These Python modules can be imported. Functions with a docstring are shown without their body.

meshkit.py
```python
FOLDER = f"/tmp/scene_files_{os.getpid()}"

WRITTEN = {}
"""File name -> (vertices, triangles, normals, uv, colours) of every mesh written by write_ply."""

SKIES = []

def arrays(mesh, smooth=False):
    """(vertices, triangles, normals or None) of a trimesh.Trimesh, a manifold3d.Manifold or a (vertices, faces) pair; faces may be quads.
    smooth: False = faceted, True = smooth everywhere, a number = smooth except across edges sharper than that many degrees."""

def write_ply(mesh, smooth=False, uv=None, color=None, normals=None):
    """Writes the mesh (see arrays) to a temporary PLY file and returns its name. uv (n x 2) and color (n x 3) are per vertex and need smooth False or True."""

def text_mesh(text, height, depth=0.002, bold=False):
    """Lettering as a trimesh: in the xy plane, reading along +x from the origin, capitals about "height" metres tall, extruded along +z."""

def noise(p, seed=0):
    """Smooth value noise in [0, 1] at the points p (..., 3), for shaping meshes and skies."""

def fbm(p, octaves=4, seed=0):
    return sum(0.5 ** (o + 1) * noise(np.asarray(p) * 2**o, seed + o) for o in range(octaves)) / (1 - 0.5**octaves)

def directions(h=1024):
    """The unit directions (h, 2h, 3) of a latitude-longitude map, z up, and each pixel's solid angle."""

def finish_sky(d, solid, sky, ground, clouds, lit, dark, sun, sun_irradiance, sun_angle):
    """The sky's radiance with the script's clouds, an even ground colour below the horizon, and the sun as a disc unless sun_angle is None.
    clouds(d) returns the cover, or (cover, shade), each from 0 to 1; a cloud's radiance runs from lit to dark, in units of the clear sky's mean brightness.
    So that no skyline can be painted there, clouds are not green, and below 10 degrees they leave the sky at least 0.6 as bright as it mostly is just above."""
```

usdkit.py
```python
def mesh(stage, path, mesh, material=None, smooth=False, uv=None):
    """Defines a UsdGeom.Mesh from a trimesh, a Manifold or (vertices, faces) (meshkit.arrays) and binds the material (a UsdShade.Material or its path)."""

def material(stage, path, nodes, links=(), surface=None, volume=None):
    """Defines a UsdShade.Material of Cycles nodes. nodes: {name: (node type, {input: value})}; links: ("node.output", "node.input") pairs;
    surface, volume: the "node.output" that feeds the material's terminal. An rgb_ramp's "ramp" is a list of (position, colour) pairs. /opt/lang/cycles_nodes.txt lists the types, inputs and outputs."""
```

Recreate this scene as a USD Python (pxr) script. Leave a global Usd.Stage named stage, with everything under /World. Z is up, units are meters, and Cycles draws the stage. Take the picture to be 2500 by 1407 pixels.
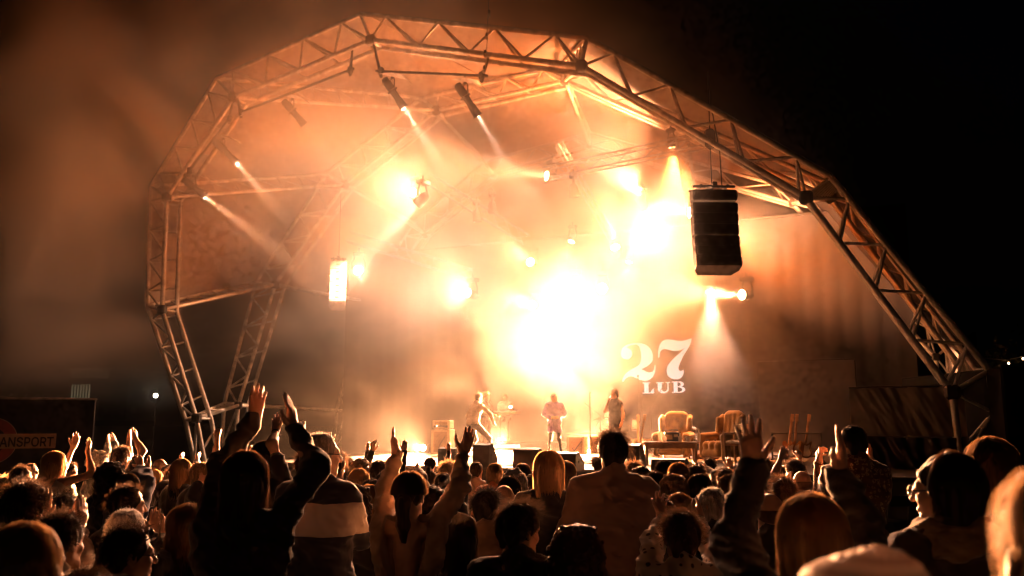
import math, numpy as np, trimesh, usdkit, meshkit
from pxr import Usd, UsdGeom, UsdLux, UsdShade, Gf, Sdf, Vt
from shapely.geometry import Polygon, Point, box as sbox
from shapely.ops import unary_union

stage = Usd.Stage.CreateInMemory()
UsdGeom.SetStageUpAxis(stage, UsdGeom.Tokens.z)
UsdGeom.SetStageMetersPerUnit(stage, 1.0)
UsdGeom.Xform.Define(stage, '/World')
rng = np.random.default_rng(27)

# ---------------------------------------------------------------- camera: 30 mm lens held at standing eye height, tilted up
F = 2083.0                                    # focal length in photograph pixels (2500 wide)
PITCH = math.atan((1030 - 703.5) / F)
EYE = np.array([0.0, 0.0, 1.83])
cam = UsdGeom.Camera.Define(stage, '/World/camera')
cam.CreateFocalLengthAttr(30.0); cam.CreateHorizontalApertureAttr(36.0)
cam.CreateFStopAttr(2.2); cam.CreateFocusDistanceAttr(7.5)
cam.CreateExposureAttr(0.95)
cam.CreateClippingRangeAttr(Gf.Vec2f(0.05, 2000))
_x = UsdGeom.Xformable(cam); _x.AddTranslateOp().Set(Gf.Vec3d(*EYE)); _x.AddRotateXOp().Set(90 + math.degrees(PITCH))

# ---------------------------------------------------------------- sky: clear night, long after sunset
def mat(name, nodes, links=(), surface=None, volume=None):
    return usdkit.material(stage, '/World/Looks/' + name, nodes, list(links), surface=surface, volume=volume)

sky = UsdLux.DomeLight.Define(stage, '/World/sky')
UsdShade.MaterialBindingAPI.Apply(sky.GetPrim()).Bind(mat('night_sky', {
    's': ('sky_texture', {'sky_type': 'single_scattering', 'sun_disc': False, 'sun_elevation': math.radians(-3.0), 'sun_rotation': 2.6}),
    'h': ('hsv', {'saturation': 0.35, 'value': 1.0}),
    'b': ('background_shader', {'strength': 0.004})}, [('s.color', 'h.color'), ('h.color', 'b.color')], surface='b.background'))
sky.GetPrim().SetCustomDataByKey('kind', 'structure')

# ---------------------------------------------------------------- helpers
def V(*a): return np.array(a, float)
def unit(v): v = np.asarray(v, float); return v / max(np.linalg.norm(v), 1e-12)
def ray(px, py):
    a, b = (px - 1250) / F, -(py - 703.5) / F
    return V(a, math.cos(PITCH) - b * math.sin(PITCH), math.sin(PITCH) + b * math.cos(PITCH))
def un(px, py, y):
    d = ray(px, py); return EYE + d * (y / d[1])
def on_plane(px, py, c, s=-0.45):             # vertical plane y = c + s x
    d = ray(px, py); t = c / (d[1] - s * d[0]); return EYE + d * t
def on_level(px, py, z):
    d = ray(px, py); return EYE + d * ((z - EYE[2]) / d[2])
def reach(px, py, start, length, sign=1):     # the point on the pixel's ray that lies LENGTH from START
    d = unit(ray(px, py)); w = start - EYE; t0 = w @ d; h2 = w @ w - t0 * t0
    return EYE + d * (t0 + sign * math.sqrt(max(length * length - h2, 0.0)))
AX = unit(V(.41, .912, 0)); AU = unit(V(.912, -.41, 0)); UP = V(0, 0, 1)   # stage: into the stage, along its front, up
DECK = 0.95
def deck(px, py): return on_level(px, py, DECK)
def ground_z(x, y): return -0.02 * np.clip(y, 0, 30)

_used = {}
def numbered(parent, name):
    k = (parent, name); n = _used.get(k, -1) + 1; _used[k] = n
    return f'{parent}/{name}' + (f'_{n:03d}' if n else '')
def tag(p, label=None, cat=None, group=None, kind=None):
    p = p.GetPrim() if hasattr(p, 'GetPrim') else p
    for k, v in (('label', label), ('category', cat), ('group', group), ('kind', kind)):
        if v: p.SetCustomDataByKey(k, v)
    return p
ORIGIN = {}
def thing(name, label, cat, loc=(0, 0, 0), group=None):
    path = numbered('/World', name); x = UsdGeom.Xform.Define(stage, path)
    x.AddTranslateOp().Set(Gf.Vec3d(*map(float, loc))); ORIGIN[path] = np.asarray(loc, float)
    tag(x, label, cat, group); return path
def arr(m):
    if isinstance(m, (list,)): m = join(m)
    return m
def join(ms):
    ms = [m for m in ms if m is not None]
    vs, fs, n = [], [], 0
    for m in ms:
        v, f = (m.vertices, m.faces) if hasattr(m, 'vertices') else m
        vs.append(np.asarray(v)); fs.append(np.asarray(f) + n); n += len(v)
    return np.vstack(vs), np.vstack(fs)
def part(parent, name, mesh, m, smooth=False, label=None):
    """a mesh given in world coordinates, under a thing or one of its parts"""
    mesh = arr(mesh); v, f = (mesh.vertices, mesh.faces) if hasattr(mesh, 'vertices') else mesh
    top = '/'.join(parent.split('/')[:3])
    path = numbered(parent, name)
    p = usdkit.mesh(stage, path, (np.asarray(v) - ORIGIN[top], np.asarray(f)), m, smooth=smooth)
    if label: tag(p, label)
    return path
def single(name, mesh, m, label=None, cat=None, group=None, kind=None, smooth=False):
    mesh = arr(mesh); path = numbered('/World', name)
    p = usdkit.mesh(stage, path, mesh, m, smooth=smooth); tag(p, label, cat, group, kind); ORIGIN[path] = np.zeros(3)
    return path
def frame(z, hint=(0, 0, 1)):
    z = unit(z); x = np.cross(hint, z)
    if np.linalg.norm(x) < 1e-5: x = np.cross((0, 1, 0), z)
    x = unit(x); return np.stack([x, np.cross(z, x), z], 1)
def put(mesh, R=None, t=(0, 0, 0)):
    v, f = (mesh.vertices, mesh.faces) if hasattr(mesh, 'vertices') else mesh
    v = np.asarray(v, float)
    return (v @ (R.T if R is not None else np.eye(3)) + np.asarray(t, float), np.asarray(f))
STG = np.stack([AU, AX, UP], 1)               # local x along the front, y into the stage, z up
def rotz(deg):
    c, s = math.cos(math.radians(deg)), math.sin(math.radians(deg)); return np.array([[c, -s, 0], [s, c, 0], [0, 0, 1.]])
def rotx(deg):
    c, s = math.cos(math.radians(deg)), math.sin(math.radians(deg)); return np.array([[1, 0, 0], [0, c, -s], [0, s, c]])
def tube(a, b, r, n=8, r2=None, caps=True):
    a, b = np.asarray(a, float), np.asarray(b, float); R = frame(b - a); r2 = r if r2 is None else r2
    t = np.arange(n) * 2 * np.pi / n; c = np.stack([np.cos(t), np.sin(t), 0 * t], 1)
    v = np.vstack([a + (c * r) @ R.T, b + (c * r2) @ R.T, a[None], b[None]]); i = np.arange(n); j = (i + 1) % n
    f = [np.stack([i, j, j + n], 1), np.stack([i, j + n, i + n], 1)]
    if caps: f += [np.stack([j, i, i * 0 + 2 * n], 1), np.stack([i + n, j + n, i * 0 + 2 * n + 1], 1)]
    return v, np.vstack(f)
def pipe(pts, r, n=6):
    """bent tube through points, radius may vary"""
    P = np.asarray(pts, float); m = len(P); r = np.broadcast_to(r, m); T = np.gradient(P, axis=0)
    x = frame(T[0])[:, 0]; V_, t = [], np.arange(n) * 2 * np.pi / n
    for k in range(m):
        z = unit(T[k]); x = unit(x - z * (x @ z)); y = np.cross(z, x)
        V_.append(P[k] + r[k] * (np.cos(t)[:, None] * x + np.sin(t)[:, None] * y))
    i = np.arange(n); j = (i + 1) % n; f = []
    for k in range(m - 1):
        a, b = k * n, (k + 1) * n; f += [np.stack([a + i, a + j, b + j], 1), np.stack([a + i, b + j, b + i], 1)]
    v = np.vstack(V_ + [P[:1], P[-1:]]); e = m * n
    f += [np.stack([j, i, i * 0 + e], 1), np.stack([(m - 1) * n + i, (m - 1) * n + j, i * 0 + e + 1], 1)]
    return v, np.vstack(f)
def cbox(size, c=0.01, at=(0, 0, 0)):
    """box with chamfered edges, its centre at AT"""
    h = np.asarray(size, float) / 2; c = min(c, h.min() * .9); P = []
    for s in np.ndindex(2, 2, 2):
        s = np.array(s) * 2 - 1
        for k in range(3):
            q = h - c; q = q.copy(); q[k] = h[k]; P.append(s * q)
    m = trimesh.convex.convex_hull(np.array(P)); return np.asarray(m.vertices) + np.asarray(at, float), np.asarray(m.faces)
def lathe(prof, n=20):
    """profile [(r, z)] turned about z"""
    prof = np.asarray(prof, float); t = np.arange(n) * 2 * np.pi / n; m = len(prof)
    v = np.stack([np.outer(prof[:, 0], np.cos(t)), np.outer(prof[:, 0], np.sin(t)), np.repeat(prof[:, 1:2], n, 1)], -1).reshape(-1, 3)
    i = np.arange(n); j = (i + 1) % n; f = []
    for k in range(m - 1):
        a, b = k * n, (k + 1) * n; f += [np.stack([a + i, a + j, b + j], 1), np.stack([a + i, b + j, b + i], 1)]
    return v, np.vstack(f)
def prism(poly, depth):
    """shapely outline in xy, extruded along +z"""
    gs = getattr(poly, 'geoms', [poly])
    ms = [trimesh.creation.extrude_polygon(g, depth, engine='earcut') for g in gs if g.area > 1e-9]
    return join(ms)
def sheet(P):
    """grid (n, m, 3) of points as a surface"""
    n, m = P.shape[:2]; i = np.arange(n * m).reshape(n, m)
    q = np.stack([i[:-1, :-1], i[1:, :-1], i[1:, 1:], i[:-1, 1:]], -1).reshape(-1, 4)
    return P.reshape(-1, 3), np.vstack([q[:, [0, 1, 2]], q[:, [0, 2, 3]]])
def slab(P, t, nrm):
    """grid of points as a closed thin sheet of thickness t"""
    n, m = P.shape[:2]; v, f = sheet(P); N = n * m; i = np.arange(N).reshape(n, m)
    rim = np.concatenate([i[0, :], i[1:, -1], i[-1, -2::-1], i[-2:0:-1, 0]]); nx = np.roll(rim, -1)
    return np.vstack([v, v + np.asarray(nrm) * t]), np.vstack([f[:, ::-1], f + N, np.stack([rim, nx, nx + N], 1), np.stack([rim, nx + N, rim + N], 1)])
def curves(parent, name, P, w, m, label=None):
    """P (n, k, 3) strands as BasisCurves"""
    top = '/'.join(parent.split('/')[:3]); path = numbered(parent, name); n, k = P.shape[:2]
    c = UsdGeom.BasisCurves.Define(stage, path); c.CreateTypeAttr('linear')
    c.CreateCurveVertexCountsAttr(Vt.IntArray.FromNumpy(np.full(n, k, np.int32)))
    c.CreatePointsAttr(Vt.Vec3fArray.FromNumpy((P - ORIGIN[top]).reshape(-1, 3).astype(np.float32)))
    ww = np.repeat(np.linspace(1, .45, k)[None], n, 0) * w
    c.CreateWidthsAttr(Vt.FloatArray.FromNumpy(ww.ravel().astype(np.float32))); c.SetWidthsInterpolation('vertex')
    UsdShade.MaterialBindingAPI.Apply(c.GetPrim()).Bind(m)
    return path

# ---------------------------------------------------------------- materials
_mats = {}
def plain(name, color, rough=.6, metal=0., var=.18, scale=9., bump=0., bscale=60., sheen=0., spec=.5, trans=0.):
    """principled surface whose colour and relief vary a little"""
    if name in _mats: return _mats[name]
    c = np.asarray(color, float)
    N = {'tc': ('geometry', {}), 'n': ('noise_texture', {'scale': scale, 'detail': 3}),
         'r': ('rgb_ramp', {'ramp': [(.3, c * (1 - var)), (.7, np.minimum(c * (1 + var), 1))]}),
         'p': ('principled_bsdf', {'roughness': rough, 'metallic': metal, 'sheen_weight': sheen, 'specular_ior_level': spec})}
    L = [('tc.position', 'n.vector'), ('n.fac', 'r.fac'), ('r.color', 'p.base_color')]
    if bump:
        N['bn'] = ('noise_texture', {'scale': bscale, 'detail': 2}); N['b'] = ('bump', {'strength': bump, 'distance': .01})
        L += [('tc.position', 'bn.vector'), ('bn.fac', 'b.height'), ('b.normal', 'p.normal')]
    out = 'p.BSDF'
    if trans:
        N['t'] = ('translucent_bsdf', {}); N['m'] = ('mix_closure', {'fac': trans}); L += [('r.color', 't.color'), ('p.BSDF', 'm.closure1'), ('t.BSDF', 'm.closure2')]; out = 'm.closure'
    _mats[name] = mat(name, N, L, surface=out); return _mats[name]
def glow(name, color, strength):
    if name not in _mats: _mats[name] = mat(name, {'e': ('emission', {'color': color, 'strength': strength})}, surface='e.emission')
    return _mats[name]
ALU = plain('aluminium_tube', (.42, .40, .37), .45, .25, .15, 14, spec=.35)
STEEL = plain('painted_black_steel', (.03, .03, .03), .45, .3)
BLACK = plain('black_plastic', (.02, .02, .02), .5, bump=.2)
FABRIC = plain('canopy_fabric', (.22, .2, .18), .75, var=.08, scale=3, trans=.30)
# ================================================================ lamps: the light each one gives stays with its builder
PEACH, AMBER, DEEP = (1, .68, .56), (1, .40, .16), (1, .60, .44)
LG = 1.6                                      # overall lamp level
def spot_light(parent, p, d, cone, watts, color, soft=.35, r=.06):
    top = '/'.join(parent.split('/')[:3]); l = UsdLux.SphereLight.Define(stage, numbered(parent, 'beam'))
    l.CreateRadiusAttr(r); l.CreateIntensityAttr(watts * LG); l.CreateColorAttr(Gf.Vec3f(*color)); l.CreateNormalizeAttr(True)
    s = UsdLux.ShapingAPI.Apply(l.GetPrim()); s.CreateShapingConeAngleAttr(float(cone)); s.CreateShapingConeSoftnessAttr(soft)
    M = np.eye(4); M[:3, :3] = frame(-np.asarray(d)).T; M[3, :3] = np.asarray(p) - ORIGIN[top]
    UsdGeom.Xformable(l).AddTransformOp().Set(Gf.Matrix4d(M.tolist()))
LENS = glow('lit_lens', (1, .78, .55), 40)
LENS2 = glow('lit_lens_dim', (1, .72, .45), 12)

def profile_spot(rear, front, c, label, target, cone=8, watts=900, side=1):
    """ellipsoidal spotlight hung under a pipe: REAR and FRONT are where its ends stand"""
    a = on_plane(*rear, c); b = reach(*front, a, .80, 1); ax = unit(b - a); L = np.linalg.norm(b - a); R = frame(ax)
    t = thing('profile_spotlight', label, 'spotlight', a, 'profile spotlights under the front arch')
    at = lambda m: put(m, R, a)
    part(t, 'lamp_housing', at(lathe([(.02, -.02), (.085, 0), (.095, .03), (.095, .08), (.085, .085), (.085, .11), (.105, .12), (.105, .30), (.09, .33)], 20)), BLACK, 35)
    for k in range(4): part(t, 'cooling_fin', at(lathe([(.096, .145 + k * .035), (.112, .147 + k * .035), (.112, .153 + k * .035), (.096, .155 + k * .035)], 20)), BLACK)
    part(t, 'shutter_gate', at(cbox((.25, .2, .05), .015, (0, 0, .37))), BLACK)
    for s in (-1, 1): part(t, 'shutter_handle', at(cbox((.06, .03, .008), .003, (.15 * s, .03, .37))), STEEL)
    part(t, 'lens_tube', at(lathe([(.085, .39), (.082, .60), (.098, .66), (.11, L - .03), (.112, L)], 20)), BLACK, 35)
    part(t, 'colour_frame', put(prism(Polygon([(.14 * math.cos(x), .14 * math.sin(x)) for x in np.arange(8) * math.pi / 4 + .4]).difference(Point(0, 0).buffer(.095)), .02), R, a + ax * (L + .002)), BLACK)
    part(t, 'lens', put(lathe([(0, .012), (.05, .010), (.094, 0)], 20), R, a + ax * (L - .03)), LENS)
    mid = a + ax * .34; hang = mid + UP * .36
    sx = R[:, 0]
    part(t, 'yoke', pipe([mid + sx * .15, mid + sx * .16 + UP * .2, mid + sx * .10 + UP * .30, hang - UP * .06, mid - sx * .10 + UP * .30, mid - sx * .16 + UP * .2, mid - sx * .15], .014, 6), STEEL)
    part(t, 'hook_clamp', [put(cbox((.06, .05, .12), .012), None, hang), pipe([hang + UP * .04 + AX * .05 * math.cos(q) + UP * (.06 + .05 * math.sin(q)) for q in np.linspace(-.6, 3.6, 8)], .012)], STEEL)
    q = np.linspace(0, 1, 9)[:, None]
    part(t, 'power_cable', pipe(a + (hang - a) * q + sx * .16 * side * np.sin(q * 3.1) - UP * .22 * np.sin(q * 3.14) - ax * .1 * np.sin(q * 3.14), .009), BLACK)
    pc = hang + UP * .02 + AU * .12
    g = np.array([[pc + AU * (u - .5) * .75 * (1 - .8 * w) + AU * .25 * w + AX * (w - .5) * .5 - UP * (.16 * u + .06 * w - .05 * math.sin(3 * u)) for w in np.linspace(0, 1, 5)] for u in np.linspace(0, 1, 7)])
    part(t, 'rain_cover', slab(g, .006, UP), COVER)
    spot_light(t, b + ax * .05, target - b, cone, watts * .55, PEACH, .5, .05)
    return t
COVER = plain('clear_rain_cover', (.6, .55, .5), .35, trans=.45)

def moving_head(c, d, label, cone=14, watts=1500, color=PEACH, size=1., lens=LENS, light=True, hang=1, soft=.85):
    """moving-head wash light: C the lens centre, D where it points, hung (hang=1) or standing (-1)"""
    d = unit(d); R = frame(d); base = c - d * .22 * size + UP * hang * .42 * size
    t = thing('moving_head_light', label, 'stage light', base, 'moving-head lights over the stage')
    at = lambda m: put((np.asarray(m[0]) * size, m[1]), R, c)
    part(t, 'head', at(lathe([(.02, -.42), (.1, -.40), (.14, -.30), (.15, -.12), (.165, -.02), (.165, .02), (.15, .025)], 18)), BLACK, 35)
    part(t, 'lens', at(lathe([(0, .012), (.08, .010), (.15, -.005)], 18)), lens)
    sx = unit(np.cross(d, UP)); m = c - d * .22 * size
    part(t, 'yoke', [pipe([m + s * sx * .19 * size, m + s * sx * .2 * size + UP * hang * .2 * size, base + s * sx * .12 * size], .03 * size, 6) for s in (-1, 1)], BLACK)
    part(t, 'base', put(cbox((.36 * size, .26 * size, .13 * size), .02), np.stack([sx, np.cross(UP, sx), UP], 1), base + UP * hang * .05 * size), BLACK)
    if hang > 0: part(t, 'clamp', tube(base + UP * .1 * size, base + UP * .26 * size, .03 * size, 8), STEEL)
    if light: spot_light(t, c + d * .07 * size, d, cone, watts, color, soft)
    return t

# ================================================================ the canopy frame: three polygonal truss arches
LITALU = plain('lit_aluminium_tube', (.62, .6, .56), .4, .3, .12, 14)  # paler copy of the aluminium; lamplight on inner trusses painted into its colour
def truss_seg(t, A0, A1, B0, B1, bays, rc, rb, m=ALU, back=None, ends=True):
    """braces zigzagging between chord A and chord B of one straight segment"""
    for k in range(bays):
        o = A0 + (A1 - A0) * (k + .5) / bays
        for e in (k, k + 1): part(t, 'brace', tube(B0 + (B1 - B0) * e / bays, o, rb, 6), m)
        if back is not None:
            part(t, 'brace', tube(back[0] + (back[1] - back[0]) * (k + .5 + .35) / bays, o, rb, 6), m)
def arch(label, c, outer, inner, bays, rc, rb, backoff, mt=None):
    ALU = mt or globals()['ALU']
    O = [on_plane(*p, c) for p in outer]; I = [on_plane(*p, c) for p in inner]
    for X in (O, I):
        for k in (0, -1): X[k] = V(X[k][0], X[k][1], ground_z(*X[k][:2]))
    B = [p + AX * backoff for p in I]
    t = thing('roof_arch', label, 'truss arch', (O[0] + O[-1]) / 2 * V(1, 1, 0), None)
    for k in range(len(O) - 1):
        for X in (O, I, B): part(t, 'chord', tube(X[k], X[k + 1], rc, 10), ALU, 40)
        truss_seg(t, O[k], O[k + 1], I[k], I[k + 1], bays[k], rc, rb, ALU, back=(B[k], B[k + 1]))
        part(t, 'strut', tube(O[k], I[k], rb * 1.35, 8), ALU); part(t, 'strut', tube(I[k], B[k], rb * 1.2, 8), ALU)
        part(t, 'node_plate', put(cbox((rc * 4.2, rc * 3.2, rc * 4.2), rc * .8), STG, I[k]), STEEL)
    for X in (O[0], I[0], O[-1], I[-1]): part(t, 'base_plate', put(cbox((.45, .45, .05), .01), STG, X + UP * .03), STEEL)
    return O, I, B
P1, P2, P3 = 20.0, 25.5, 31.0
O1, I1, B1 = arch('large front polygonal lattice arch of bare metal tubes framing the whole stage', P1,
    [(505, 1120), (453, 1027), (360, 748), (368, 455), (528, 192), (880, 35), (1433, 93), (2028, 432), (2415, 905), (2440, 1130)],
    [(527, 1120), (480, 1022), (396, 757), (407, 482), (570, 238), (905, 98), (1420, 162), (1968, 483), (2325, 958), (2356, 1160)],
    [1, 4, 4, 4, 4, 4, 4, 4, 2], .066, .034, .55)
O2, I2, B2 = arch('second lattice arch inside the canopy, its leg leaning right behind raised hands', P2,
    [(538, 1110), (548, 985), (625, 690), (797, 425), (1030, 240), (1370, 160), (2045, 458), (2385, 905), (2405, 1100)],
    [(572, 1110), (582, 990), (672, 695), (842, 450), (1065, 270), (1380, 197), (2028, 484), (2370, 928), (2388, 1100)],
    [1, 4, 4, 4, 4, 5, 5, 2], .066, .034, .5, LITALU)
O3, I3, B3 = arch('rear lattice arch faint in the haze behind the band', P3,
    [(815, 1090), (822, 1003), (888, 735), (1010, 545), (1185, 395), (1440, 325), (1960, 470), (2310, 850), (2330, 1060)],
    [(838, 1090), (845, 1003), (915, 740), (1035, 570), (1205, 425), (1440, 355), (1935, 497), (2285, 872), (2305, 1060)],
    [1, 4, 3, 3, 3, 4, 4, 3], .055, .03, .5)
def purlin(o0, i0, o1, i1, bays, label):
    t = thing('roof_purlin', label, 'truss', (o0 + o1) / 2)
    part(t, 'chord', tube(o0, o1, .058, 10), LITALU, 40); part(t, 'chord', tube(i0, i1, .058, 10), LITALU, 40)
    for k in range(bays):
        u = o0 + (o1 - o0) * (k + .5) / bays
        for e in (k, k + 1): part(t, 'brace', tube(i0 + (i1 - i0) * e / bays, u, .026, 6), ALU)
nm = ['lowest left purlin truss joining the legs of the two front arches', 'left purlin truss at half height, between front arch and second arch', 'left purlin truss under the dimmest spotlight, running to the second arch',
      'upper left purlin truss just under the roof fabric', 'roof purlin truss behind the upper right node of the front arch', 'right roof purlin truss above the dark hanging speakers', 'low right purlin truss beside the outer right leg']
for k, (a, b) in enumerate([(1, 1), (2, 2), (3, 3), (4, 4), (6, 5), (7, 6), (8, 7)]):
    purlin(O1[a], I1[a], O2[b], I2[b], 8, nm[k])
nm = ['low horizontal purlin truss behind the raised hands', 'faint purlin truss between second and rear arch left of the lit speakers', 'faint upper purlin truss between second and rear arch',
      'faint ridge purlin truss between second and rear arch', 'faint top purlin truss above the hanging lights', 'faint right purlin truss behind the dark hanging speakers']
for k, j in enumerate([1, 2, 3, 4, 5, 6]): purlin(O2[j], I2[j], O3[j], I3[j], 6, nm[k])

# fabric skin of the canopy, one panel per facet, and the rear wall
def facet(a0, a1, b0, b1, sag, n=14, seed=0, out=.07):
    u = np.linspace(0, 1, n)[:, None, None]; w = np.linspace(0, 1, n)[None, :, None]
    P = (a0 * (1 - u) + a1 * u) * (1 - w) + (b0 * (1 - u) + b1 * u) * w
    nr = unit(np.cross(a1 - a0, b0 - a0)); c = V(4, 25, 2)
    if nr @ (P.mean((0, 1)) - c) < 0: nr = -nr
    bump = (meshkit.fbm(np.stack([u + 0 * w, w + 0 * u, 0 * u * w], -1)[..., 0, :] * 5 + seed, 3) - .5) * .05
    P = P + nr * (out - sag * 16 * (u * (1 - u) * w * (1 - w)) + (bump[..., None] * 4 * (w * (1 - w))))
    return slab(P, .012, nr)
can = thing('canopy_roof', 'pale fabric roof skin stretched over the three truss arches', 'canopy', (1, 24, 10))
Q2 = O2[2:5] + [(O2[4] + O2[5]) / 2] + O2[5:]
SHADEFAB = plain('shaded_canopy_fabric', (.02, .018, .017), .9, var=.1, scale=3, spec=.1)  # canopy fabric darkened for the right-hand panels, their shade put into the colour
for k in range(7): part(can, 'roof_panel', facet(O1[k + 2], O1[k + 3], Q2[k], Q2[k + 1], .12, seed=k), FABRIC if k < 5 else SHADEFAB, 40)
for k in range(2, 8): part(can, 'roof_panel', facet(O2[k], O2[k + 1], O3[k], O3[k + 1], .12, seed=20 + k), FABRIC if k < 6 else SHADEFAB, 40)
# rear wall of dark cloth with the projected name, side drapes
DARKCLOTH = plain('black_stage_cloth', (.022, .02, .02), .8, var=.2, scale=2, bump=.3, bscale=9, sheen=.3)
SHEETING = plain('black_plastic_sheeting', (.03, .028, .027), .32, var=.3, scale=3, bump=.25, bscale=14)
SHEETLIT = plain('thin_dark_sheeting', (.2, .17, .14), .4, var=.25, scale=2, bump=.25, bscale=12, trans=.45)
def drape(p0, p1, z0, z1, amp, n=60, m=16, folds=18, seed=0, wr=0.):
    u = np.linspace(0, 1, n)[:, None]; w = np.linspace(0, 1, m)[None, :]
    L = np.linalg.norm((p1 - p0)[:2]); nr = unit(np.cross(p1 - p0, UP))
    base = p0[None, None] * (1 - u[..., None]) + p1[None, None] * u[..., None]
    base = base * V(1, 1, 0); z = z0 + (z1 - z0) * w + 0 * u
    off = amp * np.sin(u * folds * 6.28 + 1.5 * np.sin(u * 9 + seed)) * (1 - .5 * w)
    if wr:
        q = np.stack([u * L + 0 * w, z, 0 * z + seed], -1)
        a = q[..., 0] * .9 + q[..., 1] * .45
        off = off + wr * (meshkit.fbm(np.stack([a * 5.5, (q[..., 1] * .9 - q[..., 0] * .45) * 1.1, 0 * a + seed], -1), 3) - .5)
    P = base + nr * off[..., None]; P[..., 2] = z
    return slab(P, .01, nr)
def pl(px, c, z=0):                           # plan point of a pixel column on plane c
    p = on_plane(px, 900, c); return V(p[0], p[1], z)
t = thing('rear_drape', 'dark cloth hung across the back of the stage behind the drum kit', 'backdrop', pl(1450, P3 - .9, DECK))
part(t, 'cloth', drape(pl(840, P3 - .9), pl(2240, P3 - .9), .0, 8.2, .05, 110, 6, 36), DARKCLOTH, 40)
part(t, 'top_batten', tube(pl(840, P3 - .9, 8.25), pl(2240, P3 - .9, 8.25), .04), STEEL)
t = thing('side_wall', 'dark right-hand cloth wall of the stage under the roof edge', 'stage wall', pl(2100, 22, 0))
part(t, 'cloth', drape(O2[8] + AX * .2, O3[8] + AX * -.3, -.3, 4.0, .05, 30, 8, 8, 2), plain('side_wall_cloth', (.13, .11, .11), .8), 40)
t = thing('side_screen', 'flat dark panel standing at stage right behind the guitar rack', 'screen panel', pl(1965, 25.0, DECK))
a, b = on_plane(1850, 885, 29.2), on_plane(2085, 880, 29.2)
part(t, 'panel', slab(np.array([[a * V(1, 1, 0) + UP * z, b * V(1, 1, 0) + UP * z] for z in (DECK, a[2])]).transpose(1, 0, 2), .05, -AX), DARKCLOTH)
part(t, 'edge_frame', [tube(a * V(1, 1, 0) + UP * DECK, a, .03), tube(b * V(1, 1, 0) + UP * DECK, b * V(1, 1, 0) + UP * a[2], .03), tube(a, b * V(1, 1, 0) + UP * a[2], .03)], STEEL)
t = thing('black_sheeting', 'wrinkled brown-black plastic sheet hung between the stage and the right leg', 'plastic sheet', pl(2200, 19.3, 0))
a, b = on_plane(2072, 948, 20.6), on_plane(2352, 934, 20.2)
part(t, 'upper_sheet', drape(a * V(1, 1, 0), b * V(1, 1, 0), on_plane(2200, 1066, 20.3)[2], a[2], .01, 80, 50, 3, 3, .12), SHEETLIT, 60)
part(t, 'hem', tube(a * V(1, 1, 0) + UP * a[2], b * V(1, 1, 0) + UP * a[2], .02), STEEL)
t = thing('stage_skirt', 'dark wrinkled cloth skirt hanging below the plastic sheet near the right leg', 'stage skirt', pl(2150, 18.6, 0))
part(t, 'cloth', drape(pl(2062, 19.9), pl(2352, 19.9), -.35, on_plane(2200, 1068, 20.0)[2], .03, 90, 40, 6, 7, .25), SHEETING, 60)

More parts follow.
